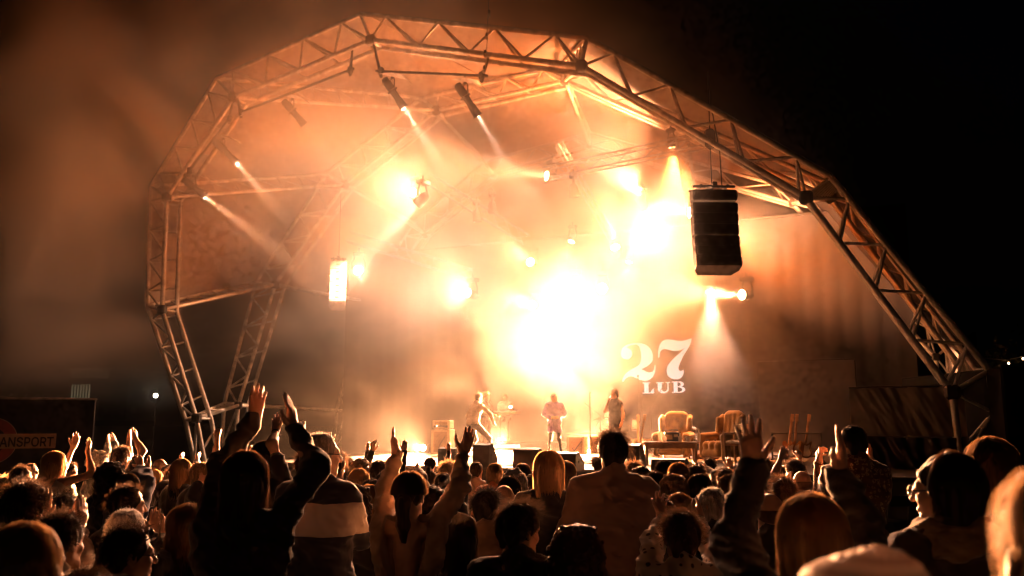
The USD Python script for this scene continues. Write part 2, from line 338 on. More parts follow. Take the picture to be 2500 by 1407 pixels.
# ---------------------------------------------------------------- the stage
DK = plain('stage_deck_ply', (.035, .026, .02), .6, spec=.2, var=.35, scale=5, bump=.1)
def S(u, a, z=0.0): return V(1.0, 19.55, 0) + AU * u + AX * a + UP * z   # stage coordinates, the arch plane at a = 0
t = thing('stage_platform', 'low dark stage deck with black front under the band', 'stage', S(0, 0))
part(t, 'deck', put(cbox((14.6, 14.0, .12), .01), STG, S(1.2, 4.1, DECK - .06)), DK)
for k in range(12): part(t, 'front_panel', put(cbox((.995, .04, .95 + .2), .006), STG, S(-4.1 + k, -2.88 - .002 * (k % 2), .32)), BLACK)
part(t, 'edge_trim', put(cbox((12.4, .05, .05), .01), STG, S(1.2, -2.905, DECK - .045)), STEEL)
for u in (-5.9, 8.3): part(t, 'side_panel', put(cbox((.04, 13, 1.1), .006), STG, S(u, 4.2, .34)), BLACK)
def rug(px, py, w, d, label, col, rot=0):
    p = deck(px, py); q = np.array([[V((i - .5) * w, (j - .5) * d, .006 + .012 * abs(math.sin(i * 9 + j * 5))) for j in np.linspace(0, 1, 8)] for i in np.linspace(0, 1, 10)])
    v, f = slab(q, .008, UP); single('stage_rug', put((v, f), STG @ rotz(rot), p), plain('rug_' + col[0], col[1], .9, var=.3, scale=14, bump=.4), label, 'rug', smooth=40)
rug(1245, 1133, 1.6, .9, 'worn pale rug lying on the stage edge below the keyboard', ('pale', (.16, .12, .085)), 6)
rug(1440, 1131, 1.5, 1.0, 'crumpled pale rug on the deck between the wedge and the standing man', ('fawn', (.17, .125, .08)), -5)
rug(1790, 1128, 3.0, 1.6, 'light carpet under the low table and the wing chairs', ('sand', (.24, .19, .13)), 0)

# projected title on the rear cloth
def bez(p, n=14):
    """closed outline from cubic segments: [start, (c1, c2, end), ...]"""
    out = [p[0]]
    for c in p[1:]:
        if len(c) == 2 and np.ndim(c[0]) == 0: out.append(c); continue
        a, (b, cc, d) = np.array(out[-1], float), [np.array(x, float) for x in c]
        for s in np.linspace(0, 1, n)[1:]: out.append(tuple((1 - s) ** 3 * a + 3 * s * (1 - s) ** 2 * b + 3 * s * s * (1 - s) * cc + s ** 3 * d))
    return Polygon(out).buffer(0)
two = unary_union([Point(1862, 216).buffer(50), bez([(1812, 212), ((1815, 150), (1880, 122), (1958, 126)), ((2050, 128), (2096, 190), (2092, 262)), ((2088, 320), (2010, 350), (1935, 372)), ((1890, 388), (1850, 415), (1826, 462)), (1818, 458), ((1828, 400), (1870, 365), (1925, 345)), ((1985, 322), (1996, 280), (1992, 230)), ((1988, 170), (1975, 140), (1945, 138)), ((1880, 140), (1845, 165), (1838, 212))]),
    bez([(1822, 455), ((1845, 395), (1880, 345), (1950, 347)), ((2010, 350), (2030, 395), (2075, 382)), ((2098, 372), (2104, 350), (2106, 322)), (2113, 324), ((2112, 400), (2085, 452), (2022, 456)), ((1960, 456), (1940, 415), (1895, 414)), ((1862, 416), (1842, 440), (1828, 462))])])
seven = unary_union([bez([(2138, 262), ((2134, 180), (2150, 112), (2215, 106)), ((2270, 104), (2300, 128), (2350, 122)), ((2385, 118), (2405, 108), (2424, 104)), ((2410, 160), (2350, 208), (2290, 206)), ((2230, 204), (2215, 182), (2180, 188)), ((2155, 196), (2148, 226), (2146, 262))]),
    bez([(2424, 104), ((2420, 170), (2365, 215), (2345, 262)), ((2325, 300), (2312, 330), (2305, 352)), ((2305, 378), (2330, 388), (2350, 366)), ((2354, 420), (2325, 450), (2280, 448)), ((2225, 446), (2198, 405), (2210, 352)), ((2222, 300), (2300, 250), (2345, 205)), ((2385, 170), (2405, 140), (2412, 112))])])
R_ = lambda x0, y0, x1, y1: sbox(x0, y0, x1, y1)
ell = unary_union([R_(2012, 474, 2048, 562), R_(1998, 470, 2062, 478), R_(1998, 556, 2094, 564), Polygon([(2062, 558), (2084, 528), (2094, 522), (2094, 562)])])
yu = unary_union([R_(2128, 474, 2162, 535), R_(2116, 470, 2176, 478), R_(2196, 470, 2232, 477), bez([(2128, 530), ((2130, 572), (2218, 582), (2219, 525)), (2219, 474), (2210, 474), (2210, 525), ((2206, 556), (2164, 560), (2162, 530))])])
bee = unary_union([R_(2262, 472, 2294, 562), R_(2248, 466, 2310, 473), R_(2248, 554, 2310, 562), bez([(2294, 466), ((2360, 462), (2364, 510), (2310, 514)), (2294, 514), (2294, 507), ((2334, 508), (2334, 474), (2294, 473))]), bez([(2294, 508), ((2378, 506), (2378, 562), (2300, 562)), (2294, 562), (2294, 555), ((2346, 556), (2346, 516), (2294, 515))])])
TITLE = glow('projected_white', (1, .76, .74), .5)
t = thing('projected_title', 'large white number and lettering projected on the rear cloth', 'projection', on_plane(1600, 900, P3 - 1.12))
o0 = on_plane(1600, 900, P3 - 1.12); sc = np.linalg.norm(on_plane(1650, 900, P3 - 1.12) - on_plane(1550, 900, P3 - 1.12)) / 100
scz = (on_plane(1600, 850, P3 - 1.12)[2] - on_plane(1600, 950, P3 - 1.12)[2]) / 100
for nme, g in (('numeral', two), ('numeral', seven), ('letter', ell), ('letter', yu), ('letter', bee)):
    v, f = prism(g.simplify(.6), .02)
    X = 1000 + v[:, 0] * .2843; Y = 800 + v[:, 1] * .2843
    part(t, nme, (o0 + np.outer((X - 1600) * sc, AU) + np.outer(-(Y - 900) * scz, UP) - np.outer(v[:, 2], AX), f), TITLE)

# ---------------------------------------------------------------- lighting over the stage
for rear, front, c, tgt, lab, w in [
    ((938, 192), (985, 262), 19.6, (1400, 900), 'black profile spotlight left of two under the top of the arch', 2200),
    ((1116, 206), (1166, 282), 19.6, (1480, 800), 'black profile spotlight beside the hanging cable of bare bulbs', 2600),
    ((692, 246), (742, 304), 19.9, (1050, 700), 'hazy profile spotlight on the sloping pipe at upper left', 1800),
    ((524, 344), (578, 398), 20.1, (800, 650), 'faint profile spotlight high on the left slope of the arch', 1100),
    ((448, 438), (498, 478), 20.2, (800, 700), 'lowest profile spotlight, crossing the left purlin truss', 1400)]:
    profile_spot(rear, front, c, lab, un(*tgt, 26), watts=w)
def pipe_bar(p0, p1, c, hangs, label):
    a, b = on_plane(*p0, c), on_plane(*p1, c); t = thing('lighting_bar', label, 'lighting bar', (a + b) / 2)
    part(t, 'bar', tube(a, b, .035, 10), STEEL)
    for q, (hx, hy) in hangs:
        m = a + (b - a) * q; h = on_plane(hx, hy, P1 + .1)
        part(t, 'hanger', tube(m - UP * .15, h, .045, 8, .03), STEEL)
        part(t, 'clamp', put(cbox((.14, .12, .2), .03), STG, m), STEEL)
pipe_bar((918, 174), (1190, 186), 19.6, [(.05, (912, 105)), (.95, (1195, 130))], 'straight black lighting bar carrying two spotlights')
pipe_bar((584, 276), (864, 168), 19.8, [(.02, (580, 240)), (.97, (860, 122))], 'sloping lighting bar along the upper left of the arch')
pipe_bar((452, 432), (566, 282), 20.0, [(.1, (440, 425)), (.95, (570, 240))], 'steep lighting bar at the left shoulder of the arch')

ML = [  # lens px, depth plane, aim px, aim depth, cone, watts, colour, label
    ((1335, 430), 26, (900, 372), 23, 15, 1000, PEACH, 'blazing wash light at the left end of the upper lighting truss'),
    ((1020, 497), 24, (830, 695), 25.7, 11, 1300, PEACH, 'oval wash light upper left of centre, throwing its beam left'),
    ((875, 660), 26, (800, 1250), 8, 55, 60, DEEP, 'round lit lamp right beside the bright white speaker column'),
    ((1502, 605), 27, (1440, 300), 23, 12, 900, PEACH, 'wash light beaming steeply upward, right of centre'),
    ((1684, 520), 24, (1150, 440), 21, 14, 1400, PEACH, 'blazing wash light just left of the dark hanging speakers'),
    ((1295, 640), 28, (1160, 560), 24, 14, 500, PEACH, 'wash light shining up and left from the slanting truss'),
    ((1300, 745), 28, (1050, 690), 22, 15, 600, PEACH, 'wash light low in the white glare, pointing left'),
    ((1672, 732), 28, (1480, 690), 24, 15, 1700, PEACH, 'narrow wash light throwing a beam left above the title'),
    ((1812, 720), 25, (1600, 712), 23, 12, 1700, PEACH, 'rightmost wash light, its beam pointing left over the title'),
    ((1735, 712), 26, (1742, 900), 25, 24, 1000, PEACH, 'wash light flooding downward right of the title'),
    ((1143, 716), 27, (500, 520), 20, 60, 330, DEEP, 'tiny slit of lit lamp left of the white glare'),
    ((1008, 470), 27, (250, 280), 15, 60, 330, DEEP, 'amber flood beside the oval wash light, facing far left'),  # added flood, brightens the smoke at far left
    ((1390, 770), 27, (300, 1150), 8, 40, 1100, DEEP, 'amber flood low in the glare at centre, facing left'),  # added flood throwing light on the left crowd
    ((1585, 560), 24, (1500, 1250), 6, 28, 1400, DEEP, 'amber flood over the stage, facing the crowd, left of the dark hanging speakers'),  # added flood, put in to light the crowd
    ((1560, 480), 25, (1150, -300), 23, 52, 1000, DEEP, 'amber flood facing up into the roof, left of the dark hanging speakers'),  # added flood filling the roof with light
    ((1738, 570), 24, (2060, 560), 27, 45, 900, DEEP, 'amber flood facing right behind the dark hanging speakers')]  # added unseen flood, fills the right side from behind the speakers
for c_, d_, a_, ad, cone, w, col, lab in ML:
    c = un(*c_, d_); moving_head(c, un(*a_, ad) - c, lab, cone, w * 1.8, col, lens=LENS2 if w < 800 else LENS)
for px, py, lab in [(1405, 700, 'blinding centre lamp of the glare, left of two'), (1470, 705, 'blinding centre lamp of the glare, right of two')]:
    c = un(px, py, 28); moving_head(c, V(-1.5, 0, 4.2) - c, lab, 26, 700, (1, .56, .42), size=1.1)
for px, py, dd, lab in [(1402, 440, 24, 'unlit moving head hanging from the upper lighting truss'), (1203, 480, 27, 'unlit moving head hanging at the centre of the haze'), (1165, 500, 27, 'tilted unlit moving head on the slanting truss'), (1723, 385, 20.5, 'small dark hoist motor above the hanging speakers')]:
    if 'hoist' in lab: continue
    c = un(px, py + 40, dd); moving_head(c, V(.1, 0, -1), lab, light=False, lens=BLACK, size=.9)
def box_truss(p0, d0, p1, d1, label, w=.3, bays=8, rc=.026, name='lighting_truss'):
    a, b = un(*p0, d0), un(*p1, d1); R = frame(b - a); t = thing(name, label, 'truss', (a + b) / 2)
    C = [R[:, 0] * sx * w / 2 + R[:, 1] * sy * w / 2 for sx, sy in ((-1, -1), (1, -1), (1, 1), (-1, 1))]
    for q in C: part(t, 'chord', tube(a + q, b + q, rc, 8), ALU)
    for i in range(4):
        for k in range(bays):
            u, v = (C[i], C[(i + 1) % 4]) if k % 2 else (C[(i + 1) % 4], C[i])
            part(t, 'brace', tube(a + (b - a) * k / bays + u, a + (b - a) * (k + 1) / bays + v, rc * .55, 5), ALU)
    return t
box_truss((1335, 425), 25.5, (1745, 338), 20.5, 'straight lighting truss running from a blazing lamp up to the right', .34, 12)
box_truss((1050, 440), 27.5, (1285, 585), 27, 'slanting lighting truss fading into the glare at centre', .34, 8)
box_truss((850, 578), 28, (1150, 672), 28, 'pale lighting truss right of the white speaker column', .34, 9)
box_truss((1665, 345), 21.5, (1692, 520), 24, 'short steep truss behind the dark hanging speakers', .3, 6)
box_truss((1362, 350), 26, (1500, 590), 27.5, 'thin steep truss crossing the upper lighting truss', .2, 8, .02)
# floor lights
def floor_lamp(px, py, label, w, n=2, aim=(0, -1, .5), cone=60, col=AMBER):
    p = deck(px, py); t = thing('floor_light', label, 'floor light', p)
    part(t, 'housing', put(cbox((.22 * n, .16, .2), .02), STG, p + UP * .14), BLACK)
    part(t, 'bracket', put(cbox((.22 * n + .06, .06, .04), .01), STG, p + UP * .02), STEEL)
    for k in range(n): part(t, 'lens', put(lathe([(0, .01), (.06, .008), (.09, 0)], 14), frame(-AX), p + AU * (k - (n - 1) / 2) * .2 + UP * .15 - AX * .085), LENS)
    spot_light(t, p - AX * .16 + UP * .16, V(*aim), cone, w, col, .5)
floor_lamp(1029, 1106, 'twin blinder glowing on the deck left of the amplifier stack', 29000, 2, (-.16, -1, .10), 24)
floor_lamp(1461, 1098, 'bright floor light behind the head of the standing man', 66000, 1, (-.25, -1, .10), 25)
floor_lamp(1690, 1096, 'floor lamp glowing behind the low table', 400, 1, (0, 1, .9), 70)
for px, py, lab in [(1620, 1075, 'small lamp glowing among the drum stands, right of two'), (1520, 1078, 'small lamp glowing beside the bass drum')]:
    floor_lamp(px, py, lab, 32000, 1, (-.1, -1, .10), 24)
p0, p1 = deck(1142, 1100), deck(1312, 1096)
t = thing('light_batten', 'long glowing light batten lying on the deck under the keyboard', 'light batten', p0)
part(t, 'tray', put(cbox((np.linalg.norm(p1 - p0), .16, .12), .01), np.stack([unit(p1 - p0), np.cross(UP, unit(p1 - p0)), UP], 1), (p0 + p1) / 2 + UP * .07), STEEL)
for k in range(6):
    q = p0 + (p1 - p0) * (k + .5) / 6; part(t, 'tube_lens', put(cbox((np.linalg.norm(p1 - p0) / 6 - .03, .03, .09), .01), np.stack([unit(p1 - p0), np.cross(UP, unit(p1 - p0)), UP], 1), q + UP * .1 - unit(np.cross(UP, p1 - p0)) * .09), glow('batten_tube', (1, .7, .4), 4))
spot_light(t, (p0 + p1) / 2 + UP * .3 - AX * .2, V(-.1, -1, .12), 24, 22000, AMBER, .6, .2)
# added warm wash lamps, unseen fixtures put in to light deck and band
for px, py, dd, tx, ty, w, lab in [(1395, 590, 25.5, 1240, 1100, 800, 'added small wash light in the glare, upper left, aimed at the keyboard'), (1535, 640, 25, 1430, 1100, 900, 'added small wash light in the glare, aimed down at the singer'), (1640, 360, 22.5, 1740, 1110, 5000, 'added small wash light aimed at the low table, left of the dark speakers')]:
    c = un(px, py, dd); moving_head(c, un(tx, ty, 23) - c, lab, 30, w, AMBER, .7, LENS2)
# ================================================================ air: thin haze over everything, thick drifting stage smoke
def smooth(n, src, a, b, lo=0., hi=1.): return {n: ('map_range', {'range_type': 'smoothstep', 'from_min': a, 'from_max': b, 'to_min': lo, 'to_max': hi, 'clamp': True})}, [(src, n + '.value')]
N = {'g': ('geometry', {}), 's': ('separate_xyz', {}), 'mp': ('mapping', {'scale': (1, 1, 1.25), 'rotation': (0, .35, .3)}),
     'n': ('noise_texture', {'scale': .36, 'detail': 4, 'roughness': .6, 'distortion': .9})}
L = [('g.position', 's.vector'), ('g.position', 'mp.vector'), ('mp.vector', 'n.vector')]
N['pl'] = ('math', {'math_type': 'multiply_add', 'value2': .45}); L += [('s.x', 'pl.value1'), ('s.y', 'pl.value3')]
N['xp'] = ('math', {'math_type': 'maximum', 'value2': .0}); N['pl2'] = ('math', {'math_type': 'multiply_add', 'value2': -.42}); N['zt'] = ('math', {'math_type': 'multiply_add', 'value2': .85})
L += [('s.x', 'xp.value1'), ('xp.value', 'pl2.value1'), ('pl.value', 'pl2.value3'), ('xp.value', 'zt.value1'), ('s.z', 'zt.value3')]
N['pf'] = ('math', {'math_type': 'subtract', 'value2': 21.0}); N['pm'] = ('math', {'math_type': 'minimum', 'value2': 0.0}); N['zl'] = ('math', {'math_type': 'multiply_add'}); N['kx'] = ('map_range', {'range_type': 'smoothstep', 'from_min': -10.5, 'from_max': -6.5, 'to_min': 0.0, 'to_max': 1.1, 'clamp': True})
L += [('pl.value', 'pf.value1'), ('pf.value', 'pm.value1'), ('pm.value', 'zl.value1'), ('s.x', 'kx.value'), ('kx.result', 'zl.value2'), ('s.z', 'zl.value3')]
def add(t): N.update(t[0]); L.extend(t[1])
add(smooth('puff', 'n.fac', .40, .64, .32, 1.1))
N['cd'] = ('vector_math', {'math_type': 'distance', 'vector2': tuple(un(1200, 620, 26))}); L += [('g.position', 'cd.vector1')]
add(smooth('core', 'cd.value', 1.0, 9.0, .6, 1.5)); add(smooth('left', 's.x', -25, -13)); add(smooth('drift', 's.x', -9.5, -14.5, 1.0, 14.0)); add(smooth('right', 's.x', 11.5, 7.5)); add(smooth('low', 'zl.value', 2.0, 6.8, .012, 1.0)); add(smooth('top', 'zt.value', 17.7, 12)); add(smooth('near', 'pl2.value', 13.5, 18.5)); add(smooth('far', 's.y', 34, 30))
prev = 'puff.result'
for k, q in enumerate(['core', 'left', 'drift', 'right', 'low', 'top', 'near', 'far']):
    N[f'm{k}'] = ('math', {'math_type': 'multiply'}); L += [(prev, f'm{k}.value1'), (q + '.result', f'm{k}.value2')]; prev = f'm{k}.value'
N['ad'] = ('math', {'math_type': 'divide'}); L += [('d.value', 'ad.value1'), ('drift.result', 'ad.value2')]
N['d'] = ('math', {'math_type': 'multiply', 'value2': .07}); L += [(prev, 'd.value1')]
N['vs'] = ('vector_math', {'math_type': 'scale', 'vector1': (.95, .92, .88)}); N['va'] = ('vector_math', {'math_type': 'scale', 'vector1': (.0, 1.22, 2.6)})
N['v'] = ('volume_coefficients', {'phase': 'Henyey-Greenstein', 'anisotropy': .22, 'emission_coeffs': (0, 0, 0)})
L += [('d.value', 'vs.scale'), ('ad.value', 'va.scale'), ('vs.vector', 'v.scatter_coeffs'), ('va.vector', 'v.absorption_coeffs')]
smoke = mat('stage_smoke', N, L, volume='v.volume')
single('stage_smoke', cbox((35, 22.5, 17.2), .01, (-6.5, 23.5, 9.2)), smoke, kind='stuff')
# ================================================================ people: smooth bodies from blended limbs, meshed by surface nets
def _prim_sd(P, q):
    if q[0] == 'c':
        a, b, ra, rb = q[1:5]; ba = (b - a).astype(np.float32); w = P - a.astype(np.float32); t = np.clip(w @ ba / max(float(ba @ ba), 1e-12), 0, 1)
        w = w - t[:, None] * ba; return np.sqrt(np.einsum('ij,ij->i', w, w)) - (ra + (rb - ra) * t)
    c, R, r = q[1:4]; r = r.astype(np.float32); w = ((P - c.astype(np.float32)) @ R.astype(np.float32)) / r; k0 = np.sqrt(np.einsum('ij,ij->i', w, w)); w = w / r; k1 = np.sqrt(np.einsum('ij,ij->i', w, w))
    return np.where(k1 > 1e-9, k0 * (k0 - 1) / np.maximum(k1, 1e-9), -r.min())
def _box_of(q):
    if q[0] == 'c':
        a, b, ra, rb = q[1:5]; r = max(ra, rb); return np.minimum(a, b) - r, np.maximum(a, b) + r
    r = q[3].max(); return q[1] - r, q[1] + r
def field(prims, k=.03, cut=None, wave=None):
    """blended distance; CUT(P) carves away where positive, WAVE(P) is added to the distance"""
    boxes = [_box_of(q) for q in prims]
    def f(P):
        """P: blocks of points (n, m, 3)"""
        P = P.astype(np.float32); d = np.full(P.shape[:2], .5, np.float32); a, b = P.min(1), P.max(1)
        for q, (lo, hi) in zip(prims, boxes):
            kk = q[-1] if isinstance(q[-1], dict) else {}
            kq = kk.get('k', k); pad = kq + .05
            m = np.all((b > lo - pad) & (a < hi + pad), axis=1)
            if not m.any(): continue
            X = P[m]; s = _prim_sd(X.reshape(-1, 3), q).reshape(X.shape[:2]); e = d[m]
            if kk.get('sub'): s = -s; h = np.maximum(kq - np.abs(e - s), 0) / kq; d[m] = np.maximum(e, s) + h * h * kq * .25
            else: h = np.maximum(kq - np.abs(e - s), 0) / kq; d[m] = np.minimum(e, s) - h * h * kq * .25
        if wave is not None:
            near = np.abs(d) < .05
            if near.any(): d[near] += wave(P[near].astype(float))
        if cut is not None:
            near = np.abs(d) < .25
            if near.any(): d[near] = np.maximum(d[near], cut(P[near].astype(float)))
        return d
    lo = np.min([b[0] for b in boxes], 0) - .05; hi = np.max([b[1] for b in boxes], 0) + .05
    return f, lo, hi
_C = np.array(list(np.ndindex(2, 2, 2)))
_E = [(a, b) for a in range(8) for b in range(8) if a < b and np.abs(_C[a] - _C[b]).sum() == 1]
def nets(f, lo, hi, h, B=8):
    nb = np.maximum(np.ceil((hi - lo) / (B * h)).astype(int), 1)
    blocks = np.stack(np.meshgrid(*[np.arange(n) for n in nb], indexing='ij'), -1).reshape(-1, 3)
    d = f((lo + (blocks + .5) * B * h)[:, None, :])[:, 0]; blocks = blocks[np.abs(d) < B * h * .9 + .035]
    if not len(blocks): return np.zeros((0, 3)), np.zeros((0, 3), int)
    g = np.stack(np.meshgrid(*[np.arange(B + 1)] * 3, indexing='ij'), -1)
    idx = blocks[:, None, None, None, :] * B + g; D = f((lo + idx.reshape(len(blocks), -1, 3) * h)).reshape(idx.shape[:-1])
    c = [D[:, i:B + i, j:B + j, k:B + k] for i, j, k in _C]; C = np.stack(c, -1)
    act = (C < 0).any(-1) & (C >= 0).any(-1)
    cell = idx[:, :B, :B, :B][act]; C = C[act]
    S, n = np.zeros((len(C), 3)), np.zeros(len(C))
    for a, b in _E:
        m = (C[:, a] < 0) != (C[:, b] < 0); t = C[:, a] / np.where(m, C[:, a] - C[:, b], 1)
        S[m] += (_C[a] + (_C[b] - _C[a]) * t[:, None])[m]; n[m] += 1
    v = lo + (cell + S / np.maximum(n, 1)[:, None]) * h
    dim = nb * B + 2; key = (cell[:, 0] * dim[1] + cell[:, 1]) * dim[2] + cell[:, 2]
    order = np.argsort(key); sk = key[order]; quads = []
    for ax in range(3):
        o = 1 << (2 - ax); m = (C[:, 0] < 0) != (C[:, o] < 0); cc = cell[m]; flip = C[m, 0] >= 0
        u, w = (ax + 1) % 3, (ax + 2) % 3; q = []
        for du, dw in ((0, 0), (1, 0), (1, 1), (0, 1)):
            e = cc.copy(); e[:, u] -= du; e[:, w] -= dw; k = (e[:, 0] * dim[1] + e[:, 1]) * dim[2] + e[:, 2]
            p = np.clip(np.searchsorted(sk, k), 0, len(sk) - 1); q.append(np.where(sk[p] == k, order[p], -1))
        q = np.stack(q, 1); q[flip] = q[flip][:, ::-1]; quads.append(q[(q >= 0).all(1)])
    q = np.vstack(quads); return v, np.vstack([q[:, [0, 1, 2]], q[:, [0, 2, 3]]])
def blob(prims, h, k=.03, cut=None, wave=None): return nets(*field(prims, k, cut, wave), h)
def cone(a, b, ra, rb=None, **kw): return ('c', np.asarray(a, float), np.asarray(b, float), ra, ra if rb is None else rb) + ((kw,) if kw else ())
def ell_(c, R, r, **kw): return ('e', np.asarray(c, float), R, np.asarray(r, float)) + ((kw,) if kw else ())

def head_prims(o, R, s, nape=True):
    T = lambda x, y, z: o + R @ (V(x, y, z) * s)
    pr = [ell_(T(0, -.012, .022), R, V(.076, .096, .092) * s), ell_(T(0, .028, -.045), R, V(.058, .062, .076) * s), cone(T(-.028, .05, -.098), T(.028, .05, -.098), .022 * s),
          cone(T(-.046, .0, -.065), T(-.02, .06, -.098), .024 * s, .02 * s), cone(T(.046, .0, -.065), T(.02, .06, -.098), .024 * s, .02 * s),
          cone(T(0, .09, .012), T(0, .109, -.03), .009 * s, .013 * s, k=.012), cone(T(-.034, .074, .022), T(.034, .074, .022), .016 * s, k=.02),
          cone(T(-.018, .084, -.066), T(.018, .084, -.066), .009 * s, k=.012), cone(T(-.038, .064, -.03), T(-.03, .07, -.025), .02 * s, k=.02), cone(T(.038, .064, -.03), T(.03, .07, -.025), .02 * s, k=.02),
          ell_(T(.034, .094, 0), R, V(.016, .012, .010) * s, k=.012, sub=1), ell_(T(-.034, .094, 0), R, V(.016, .012, .010) * s, k=.012, sub=1),
          cone(T(0, -.028, -.05), T(0, -.035, -.20), .052 * s, .058 * s)]
    for q in (-1, 1): pr += [ell_(T(q * .079, -.008, -.006), R, V(.011, .021, .033) * s, k=.008), ell_(T(q * .087, -.002, -.006), R, V(.006, .011, .018) * s, k=.006, sub=1)]
    return pr
def hand_prims(w, u, n, right, s, curl=.25, spread=1., thumb=.8, fore=None):
    """wrist W, finger direction U, palm normal N; CURL may be one number or four"""
    u = unit(u); n = unit(n - u * (n @ u)); t = np.cross(u, n) if right else np.cross(n, u)
    P = lambda x, y, z: w + (t * x + u * y + n * z) * s
    curl = np.broadcast_to(curl, 4); pr = []
    kn = [(.029, .088), (.010, .093), (-.009, .089), (-.027, .080)]; ln = [.070, .079, .073, .056]; rad = [.0098, .0100, .0095, .0082]
    for i in range(4):
        x, y = kn[i]; pr.append(cone(P(x * .62, .012, 0), P(x, y, -.002), .0155 * s, .0125 * s, k=.018))
        a = (x * 5.2 * spread); p = V(x, y, 0.0); ang = 0.12
        for j, fr in enumerate((.46, .30, .24)):
            ang += curl[i] * (.9, 1.1, .8)[j]
            dv = V(math.sin(a) * math.cos(ang), math.cos(a) * math.cos(ang), math.sin(ang)); q = p + dv * ln[i] * fr
            pr.append(cone(P(*p), P(*q), rad[i] * s * (1 - .1 * j), rad[i] * s * (.9 - .1 * j), k=.006)); p = q
    th = [V(.018, .016, .006), V(.018 + .030 * thumb, .040 + .006 * (1 - thumb), .014), V(.018 + .052 * thumb, .066 + .012 * (1 - thumb), .018), V(.018 + .064 * thumb, .090 + .012 * (1 - thumb), .016)]
    for j, r in enumerate([(.017, .0135), (.0125, .0108), (.0105, .0085)]): pr.append(cone(P(*th[j]), P(*th[j + 1]), r[0] * s, r[1] * s, k=.012 if j == 0 else .006))
    pr.append(cone(P(.004, .03, .006), P(-.006, .07, .005), .016 * s, k=.02))
    f = fore if fore is not None else w - u * .1
    pr.append(cone(w + (f - w) * min(1., .09 / max(np.linalg.norm(f - w), 1e-6)), P(0, .014, 0), .029 * s, .024 * s, k=.02))
    return pr

HAIRC = dict(black=(.010, .008, .007), dark=(.022, .013, .008), brown=(.06, .032, .017), lightbrown=(.13, .075, .038), blond=(.30, .19, .09), sandy=(.2, .13, .07), grey=(.28, .26, .24), white=(.5, .47, .43))
def hair_mat(c):
    n = 'hair_' + c
    if n not in _mats:
        k = np.array(HAIRC[c])
        _mats[n] = mat(n, {'g': ('geometry', {}), 'mp': ('mapping', {'scale': (70, 70, 9)}), 'n': ('noise_texture', {'scale': 1.0, 'detail': 2}), 'r': ('rgb_ramp', {'ramp': [(.3, k * .6), (.7, k * 1.5)]}),
            'b': ('bump', {'strength': .5, 'distance': .006}), 'p': ('principled_bsdf', {'roughness': .58, 'specular_ior_level': .28, 'sheen_weight': .25, 'sheen_roughness': .4})},
            [('g.position', 'mp.vector'), ('mp.vector', 'n.vector'), ('n.fac', 'r.fac'), ('n.fac', 'b.height'), ('b.normal', 'p.normal'), ('r.color', 'p.base_color')], surface='p.BSDF')
    return _mats[n]
def strand_mat(c):
    n = 'strand_' + c
    if n not in _mats:
        k = np.minimum(np.array(HAIRC[c]) * 1.25, 1)
        _mats[n] = mat(n, {'p': ('principled_bsdf', {'base_color': tuple(k), 'roughness': .35, 'specular_ior_level': .6}), 't': ('translucent_bsdf', {'color': tuple(np.minimum(k * 2.0, 1))}), 'm': ('mix_closure', {'fac': .4})}, [('p.BSDF', 'm.closure1'), ('t.BSDF', 'm.closure2')], surface='m.closure')
    return _mats[n]
SKINS = [plain('skin_fair', (.46, .27, .18), .48, var=.08, scale=30), plain('skin_tan', (.36, .20, .12), .48, var=.08, scale=30), plain('skin_brown', (.2, .10, .06), .45, var=.08, scale=30)]
def cloth(name, color, **kw): return plain('cloth_' + name, color, .82, var=kw.pop('var', .22), scale=kw.pop('scale', 16), bump=.5, bscale=kw.pop('bscale', 160), sheen=kw.pop('sheen', .35), spec=.25)
CL = dict(black=cloth('black', (.012, .012, .013)), navy=cloth('navy', (.016, .019, .035)), char=cloth('charcoal', (.04, .036, .034)), brown=cloth('brown', (.07, .045, .03)), beige=cloth('beige', (.34, .25, .18)),
          cream=cloth('cream', (.55, .46, .36)), white=cloth('white', (.6, .56, .52)), purple=cloth('purple', (.22, .14, .36)), orange=cloth('orange', (.4, .12, .04)), green=cloth('olive', (.06, .06, .03)), blue=cloth('blue', (.06, .08, .14)), tan=cloth('tan', (.3, .2, .11)), rose=cloth('rose', (.46, .36, .33), bscale=60), denim=cloth('denim', (.03, .04, .065)))
